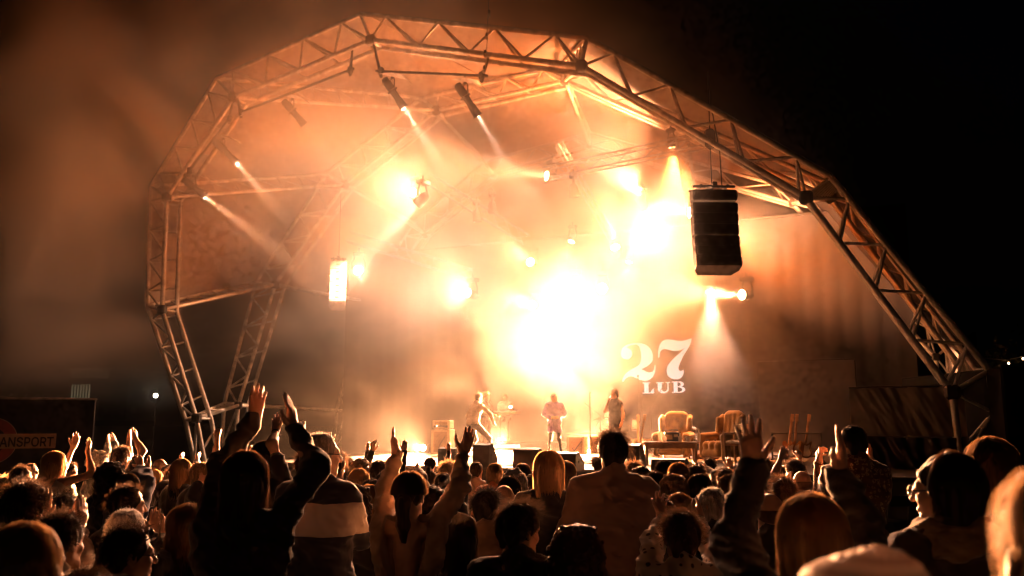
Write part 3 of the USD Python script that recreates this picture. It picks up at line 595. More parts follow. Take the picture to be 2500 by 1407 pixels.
def patterned_cloth(name, kind, c1, c2):
    N = {'g': ('geometry', {}), 'p': ('principled_bsdf', {'roughness': .8, 'sheen_weight': .3})}; L = []
    if kind == 'floral':
        N.update(v=('voronoi_texture', {'scale': 24, 'feature': 'f1', 'randomness': .55}), v2=('voronoi_texture', {'scale': 60}), a=('math', {'math_type': 'multiply_add', 'value2': .5}), r=('rgb_ramp', {'ramp': [(0, c2), (.30, c2), (.36, c1), (.46, c1), (.5, c2), (.58, c2), (.63, c1), (1, c1)]}))
        L += [('g.position', 'v.vector'), ('g.position', 'v2.vector'), ('v2.distance', 'a.value1'), ('v.distance', 'a.value3'), ('a.value', 'r.fac'), ('r.color', 'p.base_color')]
    elif kind == 'dots':
        N.update(v=('voronoi_texture', {'scale': 20, 'randomness': .1}), r=('rgb_ramp', {'ramp': [(0, c2), (.24, c2), (.28, c1), (1, c1)]})); L += [('g.position', 'v.vector'), ('v.distance', 'r.fac'), ('r.color', 'p.base_color')]
    else:                                      # stripes / checks
        N.update(w=('wave_texture', {'scale': 22 if kind == 'check' else 16, 'bands_direction': 'z', 'distortion': .3}), w2=('wave_texture', {'scale': 22 if kind == 'check' else 50, 'bands_direction': 'x', 'distortion': .3}), m=('mix_float', {'fac': .5 if kind == 'check' else (1. if kind == 'pin' else 0.)}), r=('rgb_ramp', {'ramp': [(.25, c1), (.6, c2)]}))
        L += [('g.position', 'w.vector'), ('g.position', 'w2.vector'), ('w.fac', 'm.a'), ('w2.fac', 'm.b'), ('m.result', 'r.fac'), ('r.color', 'p.base_color')]
    if name == 'ribbed_knit':
        N.update(t=('translucent_bsdf', {}), mx=('mix_closure', {'fac': .45})); L += [('r.color', 't.color'), ('p.BSDF', 'mx.closure1'), ('t.BSDF', 'mx.closure2')]; return mat('cloth_' + name, N, L, surface='mx.closure')
    return mat('cloth_' + name, N, L, surface='p.BSDF')
CL.update(floral=patterned_cloth('floral_shirt', 'floral', (.14, .05, .018), (.62, .42, .22)), dots=patterned_cloth('dotted_blouse', 'dots', (.5, .42, .36), (.02, .02, .02)), stripe=patterned_cloth('striped_shirt', 'stripe', (.55, .48, .42), (.2, .16, .13)),
          check=patterned_cloth('checked_shirt', 'check', (.05, .05, .06), (.3, .24, .18)), pin=patterned_cloth('fine_striped_shirt', 'pin', (.16, .10, .075), (.24, .16, .12)), knit=patterned_cloth('ribbed_knit', 'stripe', (.42, .34, .31), (.62, .54, .5)))
GOLD = plain('watch_metal', (.5, .42, .3), .3, .9)
GLASSES = plain('spectacle_frame', (.02, .02, .02), .3)

def person(label, px, py, d, sit=False, face=0., turn=0., nod=0., tilt=0., hair='short', hc='dark', L=.3, top='black', sleeve='long', arms=('down', 'down'), build=1., s=None, lean=0., cat='person', group=None,
           skin=0, trousers='char', extras=(), puff=1., seed=None, base=None, bare_legs=False, legs=None, q=1., name='person', collar=True, neckline=None, width=1., floor=None):
    """head top at pixel (px, py) and depth D; FACE: heading in degrees, 0 looks at the stage, positive to the right"""
    global rng_p
    seed = int(px * 7 + py * 131) % 9973 if seed is None else seed; SEEN.append((px, py))
    rg = np.random.default_rng(seed)
    top_p = un(px, py, d) if base is None else None
    gz = (float(ground_z(0, d)) if floor is None else floor) if base is None else base[2]
    if base is not None: top_p = V(base[0], base[1], base[2] + s * 1.72); gz = base[2]
    H = top_p[2] - gz
    if not sit: s = H / 1.72
    else: s = s or 1.0
    c, sn = math.cos(math.radians(face)), math.sin(math.radians(face)); f = V(sn, c, 0); r = V(c, -sn, 0)
    B = np.stack([r, f, UP], 1)                                # body frame: x right, y forward
    W = lambda x, y, z: top_p + B @ (V(x, y, z) * s)           # offsets from the top of the head
    hz = max(-.81, -(H - .30) / s) if sit else -.80
    def bend(z): return -lean * max(0., -.12 - z) / .7         # hips behind the head when leaning forward
    Wb = lambda x, y, z: W(x, y + bend(z), z)
    yaw = face + turn; R = (rotz(-yaw) @ rotx(-nod) @ np.array([[math.cos(math.radians(tilt)), 0, math.sin(math.radians(tilt))], [0, 1, 0], [-math.sin(math.radians(tilt)), 0, math.cos(math.radians(tilt))]]))
    hc_ = W(0, .01, -.114); t = thing(name, label, cat, V(top_p[0], top_p[1], gz) + B @ V(0, bend(hz) * s, 0), group)
    hb = float(np.clip(.0030 * d, .012, .024)) * q; hh = float(np.clip(.0017 * d, .0062, .013)) * q; hf = float(np.clip(.0013 * d, .0042, .009)) * q
    sw = .175 * width * build ** .3
    skin_m = SKINS[skin]; meshes = []
    # --- head and neck
    meshes.append(blob(head_prims(hc_, R, s), hh, .025 * s))
    # --- arms
    J = []
    for side, a in zip((-1, 1), arms):
        sh = Wb(side * sw, -.01, -.325); kw = {}
        if isinstance(a, dict):
            kw = dict(a); pts = kw.pop('pts'); sg = kw.pop('sg', (1, 1, 1)); raised = pts[0][1] < py + 40 * s * F / d / 100
            sh = Wb(side * (sw - .01), .0, -.285 if kw.pop('up', True) else -.325)
            el = reach(*pts[0], sh, .29 * s, sg[0]); wr = reach(*pts[1], el, .255 * s, sg[1]); tip = reach(*pts[2], wr, .175 * s, sg[2])
            u = unit(tip - wr); n = np.asarray(kw.pop('n', (0, 1, 0)), float)
        else:
            P = {'down': ((.235, -.03, -.61), (.24, .05, -.85), (0, .25, -1), (-1, 0, 0)), 'lap': ((.225, .03, -.60), (.12, .27, -.66), (-.3, 1, -.2), (0, -.2, -1)), 'clap': ((.235, .10, -.58), (.045, .34, -.47), (-.12, .5, .9), (-1, 0, .1)),
                 'hip': ((.33, -.05, -.55), (.15, .06, -.78), (-.5, .5, -.6), (-1, 0, 0)), 'cross': ((.23, .08, -.57), (.0, .24, -.55), (-1, .1, .1), (0, -1, 0)), 'up': ((.27, .1, -.12), (.24, .22, .12), (-.05, .1, 1), (0, 1, 0)),
                 'keys': ((.24, .06, -.58), (.14, .32, -.62), (-.1, 1, -.25), (0, -.2, -1)), 'walk': ((.25, -.02, -.60), (.27, .16, -.79), (0, .5, -1), (-1, 0, 0)), 'mic': ((.25, .10, -.56), (.06, .17, -.26), (-.5, .3, .6), (-1, 0, 0)), 'waist': ((.28, -.02, -.57), (.11, .17, -.66), (-1, .5, -.1), (0, -1, 0)), 'face': ((.22, .17, -.5), (.09, .2, -.27), (-.1, .1, 1), (-.6, -.6, 0))}[a]
            M = lambda p: V(p[0] * side, p[1], p[2])
            el, wr = Wb(*M(P[0])), Wb(*M(P[1])); u = unit(B @ M(P[2])); n = B @ (V(P[3][0] * side, P[3][1], P[3][2]))
            if a == 'clap': kw = dict(curl=.12, spread=.4, thumb=.5)
            elif a in ('down', 'lap', 'walk', 'hip', 'waist', 'keys'): kw = dict(curl=.42, spread=.5, thumb=.5)
            elif a == 'mic': kw = dict(curl=1.0, spread=.3, thumb=.4)
        J.append((sh, el, wr, u, n, side, kw))
    core = [cone(Wb(0, -.035, -.26), Wb(0, -.02, -.42), .06 * s, .08 * s), cone(Wb(0, -.02, -.42), Wb(0, 0, hz + .12), .075 * s, .07 * s)]
    for sh, el, wr, u, n, side, kw in J:
        core += [cone(Wb(0, -.02, -.33), sh, .05 * s, .045 * s), cone(sh, el, .046 * s * build, .037 * s), cone(el, wr, .038 * s, .0245 * s), cone(el + (wr - el) * .05, el + (wr - el) * .45, .036 * s, .036 * s)]
    if bare_legs is not False or True: pass
    meshes.append(blob(core, hb * (1.5 if sleeve == 'long' else 1.), .03 * s))
    for sh, el, wr, u, n, side, kw in J:
        pr = hand_prims(wr, u, n, side > 0, s, fore=el, **kw); meshes.append(blob(pr, hf, .008))
    part(t, 'body', join(meshes), skin_m, True)
    # --- clothes
    def folds(P):
        P = P - V(top_p[0], top_p[1], gz) + (seed % 97) * .37; Q = P + .03 * (meshkit.noise(P * 9, 8)[:, None] - .5)
        n = meshkit.noise(Q * V(13, 13, 22) + Q[:, [2, 2, 0]] * 6, 3); return -.021 * (1 - np.abs(2 * n - 1)) ** 2 + (meshkit.noise(P * 11, 5) - .5) * .012 + .006
    wd = build
    torso = [cone(Wb(-.095 * width, -.015, -.45), Wb(.095 * width, -.015, -.45), .118 * s * wd), cone(Wb(-.06, 0, -.62), Wb(.06, 0, -.62), .112 * s * wd), cone(Wb(-.07, 0, hz + .02), Wb(.07, 0, hz + .02), .125 * s * wd),
             cone(Wb(-.05, -.03, -.26), Wb(-sw + .015, -.015, -.325), .048 * s, .062 * s), cone(Wb(.05, -.03, -.26), Wb(sw - .015, -.015, -.325), .048 * s, .062 * s), cone(Wb(-sw + .03, -.02, -.37), Wb(sw - .03, -.02, -.37), .075 * s)]
    if collar: torso.append(cone(Wb(0, -.04, -.235), Wb(0, -.036, -.31), .070 * s, .092 * s, k=.02))
    for sh, el, wr, u, n, side, kw in J:
        if sleeve == 'long': torso += [cone(sh, el, .062 * s * puff, .052 * s * puff), cone(el, wr - (wr - el) * .06, .050 * s * puff, .037 * s * puff)]
        elif sleeve == 'mid': torso += [cone(sh, el, .060 * s * puff, .050 * s * puff), cone(el, el + (wr - el) * .45, .048 * s * puff, .042 * s * puff)]
        elif sleeve == 'short': torso += [cone(sh, sh + (el - sh) * .62, .060 * s * puff, .058 * s * puff)]
    cut = None
    if neckline is not None:
        nb = Wb(0, -.14, -.33)
        def cut(P, nb=nb): w = (P - nb) @ B; return np.where(w[:, 1] < .13 * s, neckline * s - np.hypot(w[:, 0], np.minimum(0, w[:, 2]) * .5), -1.)
    part(t, 'top', blob(torso, hb, .045 * s, cut, folds), CL[top], True)
    if legs != 'none':
        hipz = hz; lg = []
        for side in (-1, 1):
            hp = Wb(side * .085, 0, hz)
            if sit: kn = hp + B @ (V(side * .05, .43, .02) * s); an = V(kn[0], kn[1], gz + .09) + f * .03
            elif legs is not None: kn, an = [V(top_p[0], top_p[1], gz) + B @ (V(*p) * s) for p in legs[(side + 1) // 2]]
            else: kn, an = V(*(hp + B @ V(side * .01, .02, 0))[:2], gz + .49 * s), V(*(hp + B @ V(side * .02, -.01, 0))[:2], gz + .09 * s)
            lr = .8 if bare_legs else 1.
            lg += [cone(hp, kn, .092 * s * wd * (.9 if bare_legs else 1), .062 * s * lr), cone(kn, an, .058 * s * lr, .046 * s * lr * (.75 if bare_legs else 1))]
            part(t, 'shoe', blob([cone(an - UP * .03, an + f * .13 * s - UP * .05, .042 * s, .036 * s), cone(an - UP * .05 - f * .03, an - UP * .05 + f * .05, .036 * s)], .02, .02), BLACK, True)
        lg.append(cone(Wb(-.07, 0, hz), Wb(.07, 0, hz), .115 * s * wd))
        part(t, 'tights' if bare_legs else 'trousers', blob(lg, max(hb, .014) if floor is not None else .03, .04 * s, None, folds), CL[trousers], True)
    make_hair(t, hair, hc, hc_, R, s, L, hh, d, rg, W)
    # --- what they wear or carry
    Hd = lambda x, y, z: hc_ + R @ (V(x, y, z) * s)
    for e in extras:
        if e == 'glasses':
            part(t, 'glasses', [pipe([Hd(q * .034 + .025 * math.cos(a), .108, .02 * math.sin(a)) for a in np.linspace(0, 6.28, 12)], .0022 * s, 4) for q in (-1, 1)] + [pipe([Hd(q * .06, .106, .006), Hd(q * .078, .07, .008), Hd(q * .085, -.005, .012), Hd(q * .084, -.03, -.01)], .0026 * s, 4) for q in (-1, 1)] + [tube(Hd(-.01, .11, .006), Hd(.01, .11, .006), .002 * s, 5)], GLASSES, True)
        elif e == 'head_glasses':
            part(t, 'sunglasses', [pipe([Hd(q * .07, .07, .085), Hd(q * .088, .02, .06), Hd(q * .094, -.04, .035)], .004 * s, 5) for q in (-1, 1)] + [ell_mesh(Hd(q * .036, .075, .10), R, V(.03, .012, .02) * s) for q in (-1, 1)], GLASSES, True)
        elif e == 'cap':
            part(t, 'cap', blob([ell_(Hd(0, -.012, .04), R, V(.092, .112, .092) * s), ell_(Hd(0, .12, .055), R, V(.075, .085, .012) * s, k=.02)], hh, .02, lambda P: (Hd(0, 0, .035) - P) @ R[:, 2]), CL['navy'], True)
        elif e == 'beanie':
            wave = lambda P: .0035 * np.sin(np.arctan2((P - hc_) @ R[:, 0], (P - hc_) @ R[:, 1] + .02) * 46) + .007 * np.sin(((P - hc_) @ R[:, 2]) * 55 / s + 18 * ((P - hc_) @ R[:, 0]))
            part(t, 'knitted_hat', blob([ell_(Hd(0, -.015, .045), R, V(.108, .125, .105) * s), ell_(Hd(.02, -.075, .075), R, V(.1, .095, .08) * s), ell_(Hd(0, -.01, .0), R, V(.105, .118, .06) * s)], hh, .06, None, wave), CL['knit'], True)
        elif e == 'scarf':
            a = np.linspace(0, 6.28, 14)
            part(t, 'scarf', blob([cone(Wb(.09 * math.cos(x), -.035 + .085 * math.sin(x), -.27 - .02 * math.sin(2 * x)), Wb(.09 * math.cos(y), -.035 + .085 * math.sin(y), -.27 - .02 * math.sin(2 * y)), .045 * s) for x, y in zip(a[:-1], a[1:])] + [cone(Wb(-.1, -.05, -.3), Wb(-.17, -.06, -.4), .05 * s)], hh, .03, None, lambda P: (meshkit.noise(P * V(20, 20, 45), 7) - .5) * .03), CL['tan'], True)
        elif e == 'skirt':
            pr = [cone(Wb(0, 0, hz + .12), Wb(0, 0, hz + .02), .11 * s, .15 * s)] + [cone(Wb(.08 * math.cos(x), .07 * math.sin(x), hz), Wb(.16 * math.cos(x), .14 * math.sin(x), hz - .26), .07 * s, .05 * s) for x in np.linspace(0, 6.28, 9)[:-1]]
            part(t, 'skirt', blob(pr, hb, .05 * s, (lambda P: (Wb(0, 0, hz - .27) - P) @ UP), lambda P: .012 * np.sin(np.arctan2(P[:, 1] - top_p[1], P[:, 0] - top_p[0]) * 14)), CL[top], True)
        elif e == 'mic':
            sh, el, wr, u, n, side, kw = J[1]; c0 = wr + u * .085 * s + n * .03 * s; mo = Hd(0, .14, -.07); ax = unit(mo - c0)
            part(t, 'microphone', put(lathe([(0, -.1), (.014, -.1), (.018, .05), (.026, .07), (.026, .1), (0, .115)], 12), frame(ax), mo - ax * .12), BLACK, 40)
        elif e == 'sidecord':
            for k in range(2): part(t, 'drawstring', pipe([Wb(.2, -.12, -.52), Wb(.22 + .02 * k, -.15, -.7), Wb(.24 + .05 * k, -.15, -.95), Wb(.25 + .07 * k, -.14, -1.2)], .004 * s, 5), CL['cream'])
        elif e == 'chestband':
            pass
        elif e.startswith('watch'):
            sh, el, wr, u, n, side, kw = J[1 if e.endswith('r') else 0]; ax = unit(wr - el); w0 = wr - ax * .025; rr = .030 * s
            Rw = frame(ax); part(t, 'watch_strap', put(lathe([(rr, -.012), (rr + .004, -.010), (rr + .004, .010), (rr, .012)], 18), Rw, w0), BLACK)
            nn = unit(-n + ax * (n @ ax)); part(t, 'watch_case', put(cbox((.036, .036, .011), .004), np.stack([np.cross(ax, nn), ax, nn], 1), w0 + nn * (rr + .008)), GLASSES)
        elif e.startswith('bracelet'):
            sh, el, wr, u, n, side, kw = J[1 if e.endswith('r') else 0]; ax = unit(wr - el); Rw = frame(ax)
            for k in range(2):
                w0 = wr - ax * (.03 + .022 * k); a = np.linspace(0, 6.28, 17)[:-1]
                part(t, 'bracelet', [put(trimesh.creation.icosphere(1, .006 * s), None, w0 + Rw @ V(.031 * math.cos(x) * s, .031 * math.sin(x) * s, .004 * math.sin(3 * x))) for x in a], GOLD, True)
    PEOPLE.append((label, t, J))
    return t
PEOPLE, SEEN = [], []
def ell_mesh(c, R, r):
    m = trimesh.creation.icosphere(2, 1.0); return np.asarray(m.vertices) * r @ R.T + c, np.asarray(m.faces)
def make_hair(t, style, hc, o, R, s, L, hh, d, rg, W):
    if style == 'none': return
    T = lambda x, y, z: o + R @ (V(x, y, z) * s); loc = lambda P: ((P - o) @ R) / s
    hm, sm = hair_mat(hc), strand_mat(hc); near = d < 9
    n_str = int(np.clip(8500 / d, 200, 2400)); wdt = float(np.clip(.00036 * d, .0011, .0045))
    def hairline(P):
        w = loc(P); return (w[:, 1] * .78 - w[:, 2] * .62 - .026) * s       # the face and forehead stay free
    streak = lambda P: (lambda w: (meshkit.noise(np.stack([w[:, 0] * 48, w[:, 1] * 48, w[:, 2] * 7], 1), 2) - .5) * .024)(loc(P))
    cap = [ell_(T(0, -.018, .03), R, V(.089, .106, .098) * s)]
    seg = 6
    if style == 'balding':
        part(t, 'hair', blob([ell_(T(0, -.022, -.008), R, V(.0805, .0985, .062) * s)], hh, .02, hairline), plain('stubble_' + hc, np.array(HAIRC[hc]) * .45 + V(.13, .075, .05), .8, var=.3, scale=40), True); return
    if style == 'bald': return
    phi = rg.uniform(0, 2 * np.pi, n_str)
    if style in ('short', 'crop', 'messy'):
        g = {'short': 1., 'crop': .94, 'messy': 1.05}[style]
        cap = [ell_(T(0, -.016, .03), R, V(.087, .104, .096) * s * g), cone(T(-.035, -.075, -.02), T(-.03, -.07, -.075), .03 * s, .022 * s), cone(T(.035, -.075, -.02), T(.03, -.07, -.075), .03 * s, .022 * s)]
        part(t, 'hair', blob(cap, hh, .03 * s, lambda P: np.maximum(hairline(P), (T(0, 0, -.09) - P) @ R[:, 2]), streak), hm, True)
        z = rg.uniform(-.35, 1, n_str); q = np.sqrt(1 - z * z); dirs = np.stack([q * np.cos(phi), q * np.sin(phi), z], 1)
        keep = dirs[:, 1] * .78 - dirs[:, 2] * .62 < .12; dirs = dirs[keep]
        root = T(0, -.016, .03) + (dirs * V(.085, .102, .094) * s * g) @ R.T; nr = unit_rows(dirs / V(.085, .102, .094)) @ R.T
        fl = rg.normal(0, .5, (len(dirs), 3)) + R[:, 1] * (.5 if style != 'crop' else 0) - UP * .5; ln = {'short': .036, 'crop': .013, 'messy': .045}[style] * s * rg.uniform(.5, 1.3, (len(dirs), 1))
        u = np.linspace(0, 1, 4)[None, :, None]; P = root[:, None] + (nr[:, None] * u + fl[:, None] * u ** 2 * .55) * ln[:, None]
        curves(t, 'hair_strands', P, wdt, sm); return
    if style == 'curly':
        cap = [ell_(T(0, -.02, .03), R, V(.112, .125, .118) * s), cone(T(-.08, -.03, -.02), T(-.095, -.03, -L), .055 * s, .05 * s), cone(T(.08, -.03, -.02), T(.095, -.03, -L), .055 * s, .05 * s), cone(T(0, -.085, -.01), T(0, -.1, -L), .07 * s, .06 * s)]
        part(t, 'hair', blob(cap, hh, .04 * s, hairline, lambda P: (meshkit.noise(P * 30 + 3, 5) - .5) * .05 + (meshkit.noise(P * 75, 6) - .5) * .02), hm, True)
        n = int(n_str * 1.0); zz = rg.uniform(-1, 1, n); q = np.sqrt(1 - zz * zz); dirs = np.stack([q * np.cos(phi), q * np.sin(phi), zz], 1)
        dirs = dirs[dirs[:, 1] * .78 - dirs[:, 2] * .62 < .1]; low = dirs[:, 2] < 0
        c0 = dirs * V(.112, .125, .118); c0[low, 2] = -L * rg.uniform(0, 1, low.sum()); root = T(0, -.02, .03) + (c0 * s) @ R.T
        u = np.linspace(0, 1, 9); a = rg.uniform(0, 6.28, (len(dirs), 1)) + u * rg.choice([-1, 1], (len(dirs), 1)) * 9; w = unit_rows(dirs) @ R.T; x = unit_rows(np.cross(w, R[:, 2] + .01)); y = np.cross(w, x)
        P = root[:, None] + (w[:, None] * (u * .035 - .012)[None, :, None] + .011 * (np.cos(a)[..., None] * x[:, None] + np.sin(a)[..., None] * y[:, None]) - UP * (.03 * u ** 2)[None, :, None]) * s
        curves(t, 'hair_strands', P, wdt * 1.2, sm); return
    # long, bob, wavy, tail: falls from the crown
    if style == 'tail':
        part(t, 'hair', blob(cap, hh, .03 * s, lambda P: np.maximum(hairline(P), (T(0, 0, -.08) - P) @ R[:, 2]), streak), hm, True)
        tail = [cone(T(0, -.11, .01), T(0, -.135, -.03), .03 * s, .036 * s), cone(T(0, -.135, -.03), T(0, -.115, -.15), .036 * s, .04 * s), cone(T(0, -.115, -.15), T(0, -.105, -.24), .038 * s, .012 * s)]
        part(t, 'ponytail', blob(tail, hh, .02, None, streak), hm, True); part(t, 'hair_band', put(lathe([(.03 * s, -.012), (.036 * s, 0), (.03 * s, .012)], 12), frame(R @ V(0, -.9, .4)), T(0, -.108, .012)), BLACK)
    else:
        wv = {'long': 0., 'bob': 0., 'wavy': .014}[style]
        full = 1.12 if style == 'wavy' else 1.
        fall = [cone(T(q * .07, y, -.01), T(q * .078 * full, y - .01, -L * (1 if style == 'bob' else .9)), .03 * s * full, (.024 if style != 'bob' else .03) * s * full) for q in (-1, 1) for y in (-.0, -.045)] + [cone(T(x, -.085, .0), T(x * 1.1, -.095 if style != 'bob' else -.075, -L), .034 * s * full, (.028 if style != 'bob' else .034) * s * full) for x in (-.045, 0, .045)]
        part(t, 'hair', blob(cap + fall, hh, .035 * s, hairline, (lambda P: streak(P) + (meshkit.noise(P * V(22, 22, 14), 4) - .5) * .03) if wv else streak), hm, True)
    n = n_str; th0 = rg.uniform(.05, .5, n); u = np.linspace(0, 1, 7)
    lim = np.where(np.cos(phi - np.pi / 2) > .35, 0, 1).astype(bool); phi = phi[lim]; th0 = th0[lim]; n = len(phi)
    Lq = (.10 if style == 'tail' else L) * rg.uniform(.75, 1.03, n)
    arc = .16; tot = arc + np.maximum(Lq, .02) * (0 if style == 'tail' else 1); sl = u[None] * tot[:, None]
    ang = th0[:, None] + np.minimum(sl, arc) / arc * (np.pi / 2 + .15 - th0[:, None]); down = np.maximum(sl - arc, 0)
    g = 1.05 + np.abs(rg.normal(0, .06, n))[:, None] + (.12 if style == 'wavy' else 0) * (down / .3)
    X = .089 * g * np.sin(ang) * np.cos(phi)[:, None]; Y = -.018 + .106 * g * np.sin(ang) * np.sin(phi)[:, None]; Z = .03 + .098 * g * np.cos(ang) - down
    if style != 'tail':
        X = X + rg.normal(0, .004, (n, 1)) * (down / .1) + (wv_ := (.014 if style == 'wavy' else .003)) * np.sin(down * (45 if style == 'wavy' else 20) + rg.uniform(0, 6.28, (n, 1))); Y = Y + wv_ * np.cos(down * 40 + rg.uniform(0, 6.28, (n, 1)))
        if style == 'bob': X *= 1 - np.clip(down - .1, 0, 1) * .5; Y *= 1 - np.clip(down - .1, 0, 1) * .5
    curves(t, 'hair_strands', o + (np.stack([X, Y, Z], -1) * s) @ R.T, wdt, sm)
def unit_rows(v): v = np.asarray(v, float); return v / np.maximum(np.linalg.norm(v, axis=-1, keepdims=True), 1e-9)
# ================================================================ loudspeakers, instruments and furniture
GREY = plain('grey_speaker_cloth', (.30, .28, .26), .7)
def line_array(top_l, top_r, c, n, hcab, curve, yaw, label, m, gap=((), 0)):
    a, b = on_plane(*top_l, c), on_plane(*top_r, c); w = np.linalg.norm(b - a); p = (a + b) / 2
    t = thing('line_array', label, 'line array', p); R = STG @ rotz(yaw); ang = 0.
    part(t, 'bumper_frame', put(join([cbox((w * .96, .06, .05), .01, (0, -.2, 0)), cbox((w * .96, .06, .05), .01, (0, .2, 0)), cbox((.06, .5, .06), .01, (-w * .3, 0, .01)), cbox((.06, .5, .06), .01, (w * .3, 0, .01)), cbox((.1, .7, .09), .01, (0, .05, .04))]), R, p + UP * .06), STEEL)
    q = p.copy()
    for k in range(n):
        ang += curve * (k > 1) * (1 + k * .25); Q = R @ rotx(ang); dwn = -Q[:, 2]
        out = Polygon([(-w * .5, -.24), (w * .5, -.24), (w * .5, .02), (w * .38, .26), (-w * .38, .26), (-w * .5, .02)])
        v, f = prism(out, hcab - .026); v = v - V(0, 0, hcab)
        cabt = part(t, 'cabinet', put((v, f), Q, q), m)
        part(cabt, 'grille', put(cbox((w * .94, .02, hcab - .05), .006, (0, -.252, -hcab / 2)), Q, q), BLACK if m is BLACK else GREY)
        for s in (-1, 1):
            part(cabt, 'rigging_plate', put((lambda o: prism(o.difference(o.buffer(-.012)), .012))(sbox(-.035, -hcab + .05, .035, -.05)), Q @ np.array([[0, 0, 1.], [1, 0, 0], [0, 1, 0]]), q + Q @ V(s * (w * .5 + .004), -.21, 0)), STEEL)
        if m is not BLACK: part(cabt, 'vent_slot', put(cbox((.12, .02, .05), .005, (0, -.266, -hcab * .5)), Q, q), BLACK)
        q = q + dwn * (hcab + (gap[1] if k in gap[0] else 0))
    return t, p
t, p = line_array((1684, 474), (1792, 462), 20.15, 7, .248, -1.6, 26, 'big dark hanging speaker column in front of the blazing light', BLACK, ((0, 3), .035))
hook = on_plane(1738, 462, 20.15)
part(t, 'chain', pipe([hook + UP * .1, hook + UP * 1.0], .012), STEEL)
h2 = hook + UP * 1.9
part(t, 'cable', pipe([hook + AU * .22, hook + AU * .2 + UP * .8, hook + AU * .05 + UP * 1.9, hook + UP * 2.6 + AU * .02], .014), BLACK)
tm = thing('hoist_motor', 'small dark chain hoist hanging above the dark speaker column', 'chain hoist', hook + UP * .95)
part(tm, 'motor_body', put(cbox((.22, .22, .42), .05), STG, hook + UP * 1.15), BLACK); part(tm, 'chain', pipe([hook + UP * 1.36, hook + UP * 2.7], .012), STEEL); part(tm, 'hook', pipe([hook + UP * .95 + AU * .04 * math.cos(x) + UP * .05 * math.sin(x) for x in np.linspace(0, 5, 8)], .012), STEEL)
t, p = line_array((811, 640), (843, 640), 23.5, 6, .238, -3.6, 34, 'curved pale speaker column lit white, left of the round lamp', plain('light_grey_cabinet', (.75, .73, .7), .55))
part(t, 'chain', pipe([p + UP * .1, p + UP * 2.2], .014), STEEL)

WOOD = plain('warm_wood', (.34, .19, .085), .45, var=.3, scale=7, bump=.1)
VELVET = plain('mustard_velvet', (.27, .155, .04), .85, var=.2, scale=5, sheen=.6, bump=.2, bscale=90)
TWEED = plain('cream_amp_tolex', (.52, .40, .24), .6, var=.12, bump=.3, bscale=200); GCLOTH = plain('tan_grille_cloth', (.30, .19, .09), .8, var=.2, scale=40)
def at(p, R=STG): return lambda m: put(m, R, p)
# amplifier stack and combos
def cab(t, A, w, d, h, z, head=False):
    b = part(t, 'head_cabinet' if head else 'cabinet', A(cbox((w, d, h), .02, (0, 0, z + h / 2))), TWEED)
    part(b, 'grille', A(cbox((w * .72, .02, h * (.34 if head else .82)), .004, (0.01, -d / 2 - .006, z + h * (.64 if head else .5)))), GCLOTH)
    if head:
        part(b, 'control_panel', A(cbox((w * .8, .014, h * .28), .003, (0, -d / 2 - .004, z + h * .25))), BLACK)
        for k in range(5): part(b, 'knob', A(put(lathe([(.016, 0), (.014, .02), (0, .021)], 10), rotx(90), (-.16 + k * .07, -d / 2 - .01, z + h * .25))), STEEL)
        part(b, 'pilot_lamp', A(cbox((.03, .02, .03), .008, (-w * .22, -d / 2 - .012, z + h * .3))), glow('pilot', (1, .75, .4), 14))
    part(b, 'handle', A(pipe([(-.08, 0, z + h), (-.06, 0, z + h + .02), (.06, 0, z + h + .02), (.08, 0, z + h)], .008)), BLACK)
    return b
p = deck(1081, 1112); t = thing('amplifier_stack', 'cream amplifier head standing on a tall cream speaker cabinet', 'amplifier', p); A = at(p)
b = cab(t, A, .56, .32, .66, .02); cab(t, A, .52, .26, .22, .70, True)
part(b, 'stand_arm', [A(tube((-.02, -.19, .22), (.17, -.2, .5), .012)), A(tube((-.02, -.19, .22), (.02, -.2, .1), .010))], STEEL)
for px, lab in [(1409, 'left of two low cream combo amplifiers beside the woman in purple'), (1466, 'right of two low cream combo amplifiers, half behind the standing man')]:
    p = deck(px, 1112); t = thing('combo_amplifier', lab, 'amplifier', p); A = at(p); b = cab(t, A, .50, .28, .48, .02)
    part(b, 'stand_arm', [A(tube((-.02, -.17, .12), (.2, -.18, .38), .012)), A(tube((-.02, -.17, .12), (-.07, -.18, .2), .010))], STEEL)
p = deck(1437, 1104); single('wooden_board', put(cbox((1.25, .5, .025), .006), STG @ rotz(2), p + UP * .545), WOOD, 'thin wooden board lying over the two low amplifiers', 'board')
# floor wedges
def wedge(px, py, w, h, d, label, yaw=0):
    p = deck(px, py); t = thing('monitor_wedge', label, 'stage monitor', p, None); A = at(p, STG @ rotz(yaw))
    v, f = prism(Polygon([(-d / 2, 0), (d / 2, 0), (d / 2 - .02, h * .45), (-d * .1, h), (-d * .42, h * .92)]), w)
    v = np.stack([v[:, 2] - w / 2, v[:, 0], v[:, 1] + .003], 1); f = f[:, ::-1]
    part(t, 'cabinet', A((v, f)), BLACK)
    a, b = V(0, d / 2 - .02, h * .45), V(0, -d * .1, h); n = unit(np.cross(b - a, V(1, 0, 0))); n = n if n[2] > 0 else -n
    part(t, 'grille', A(put(cbox((w * .86, np.linalg.norm(b - a) * .84, .012), .004), np.stack([V(1, 0, 0), unit(b - a), np.cross(V(1, 0, 0), unit(b - a))], 1), (a + b) / 2 + n * .008)), STEEL)
    for s in (-1, 1): part(t, 'side_handle', A(cbox((.012, .12, .05), .004, (s * (w / 2 + .004), -.02, h * .5))), STEEL)
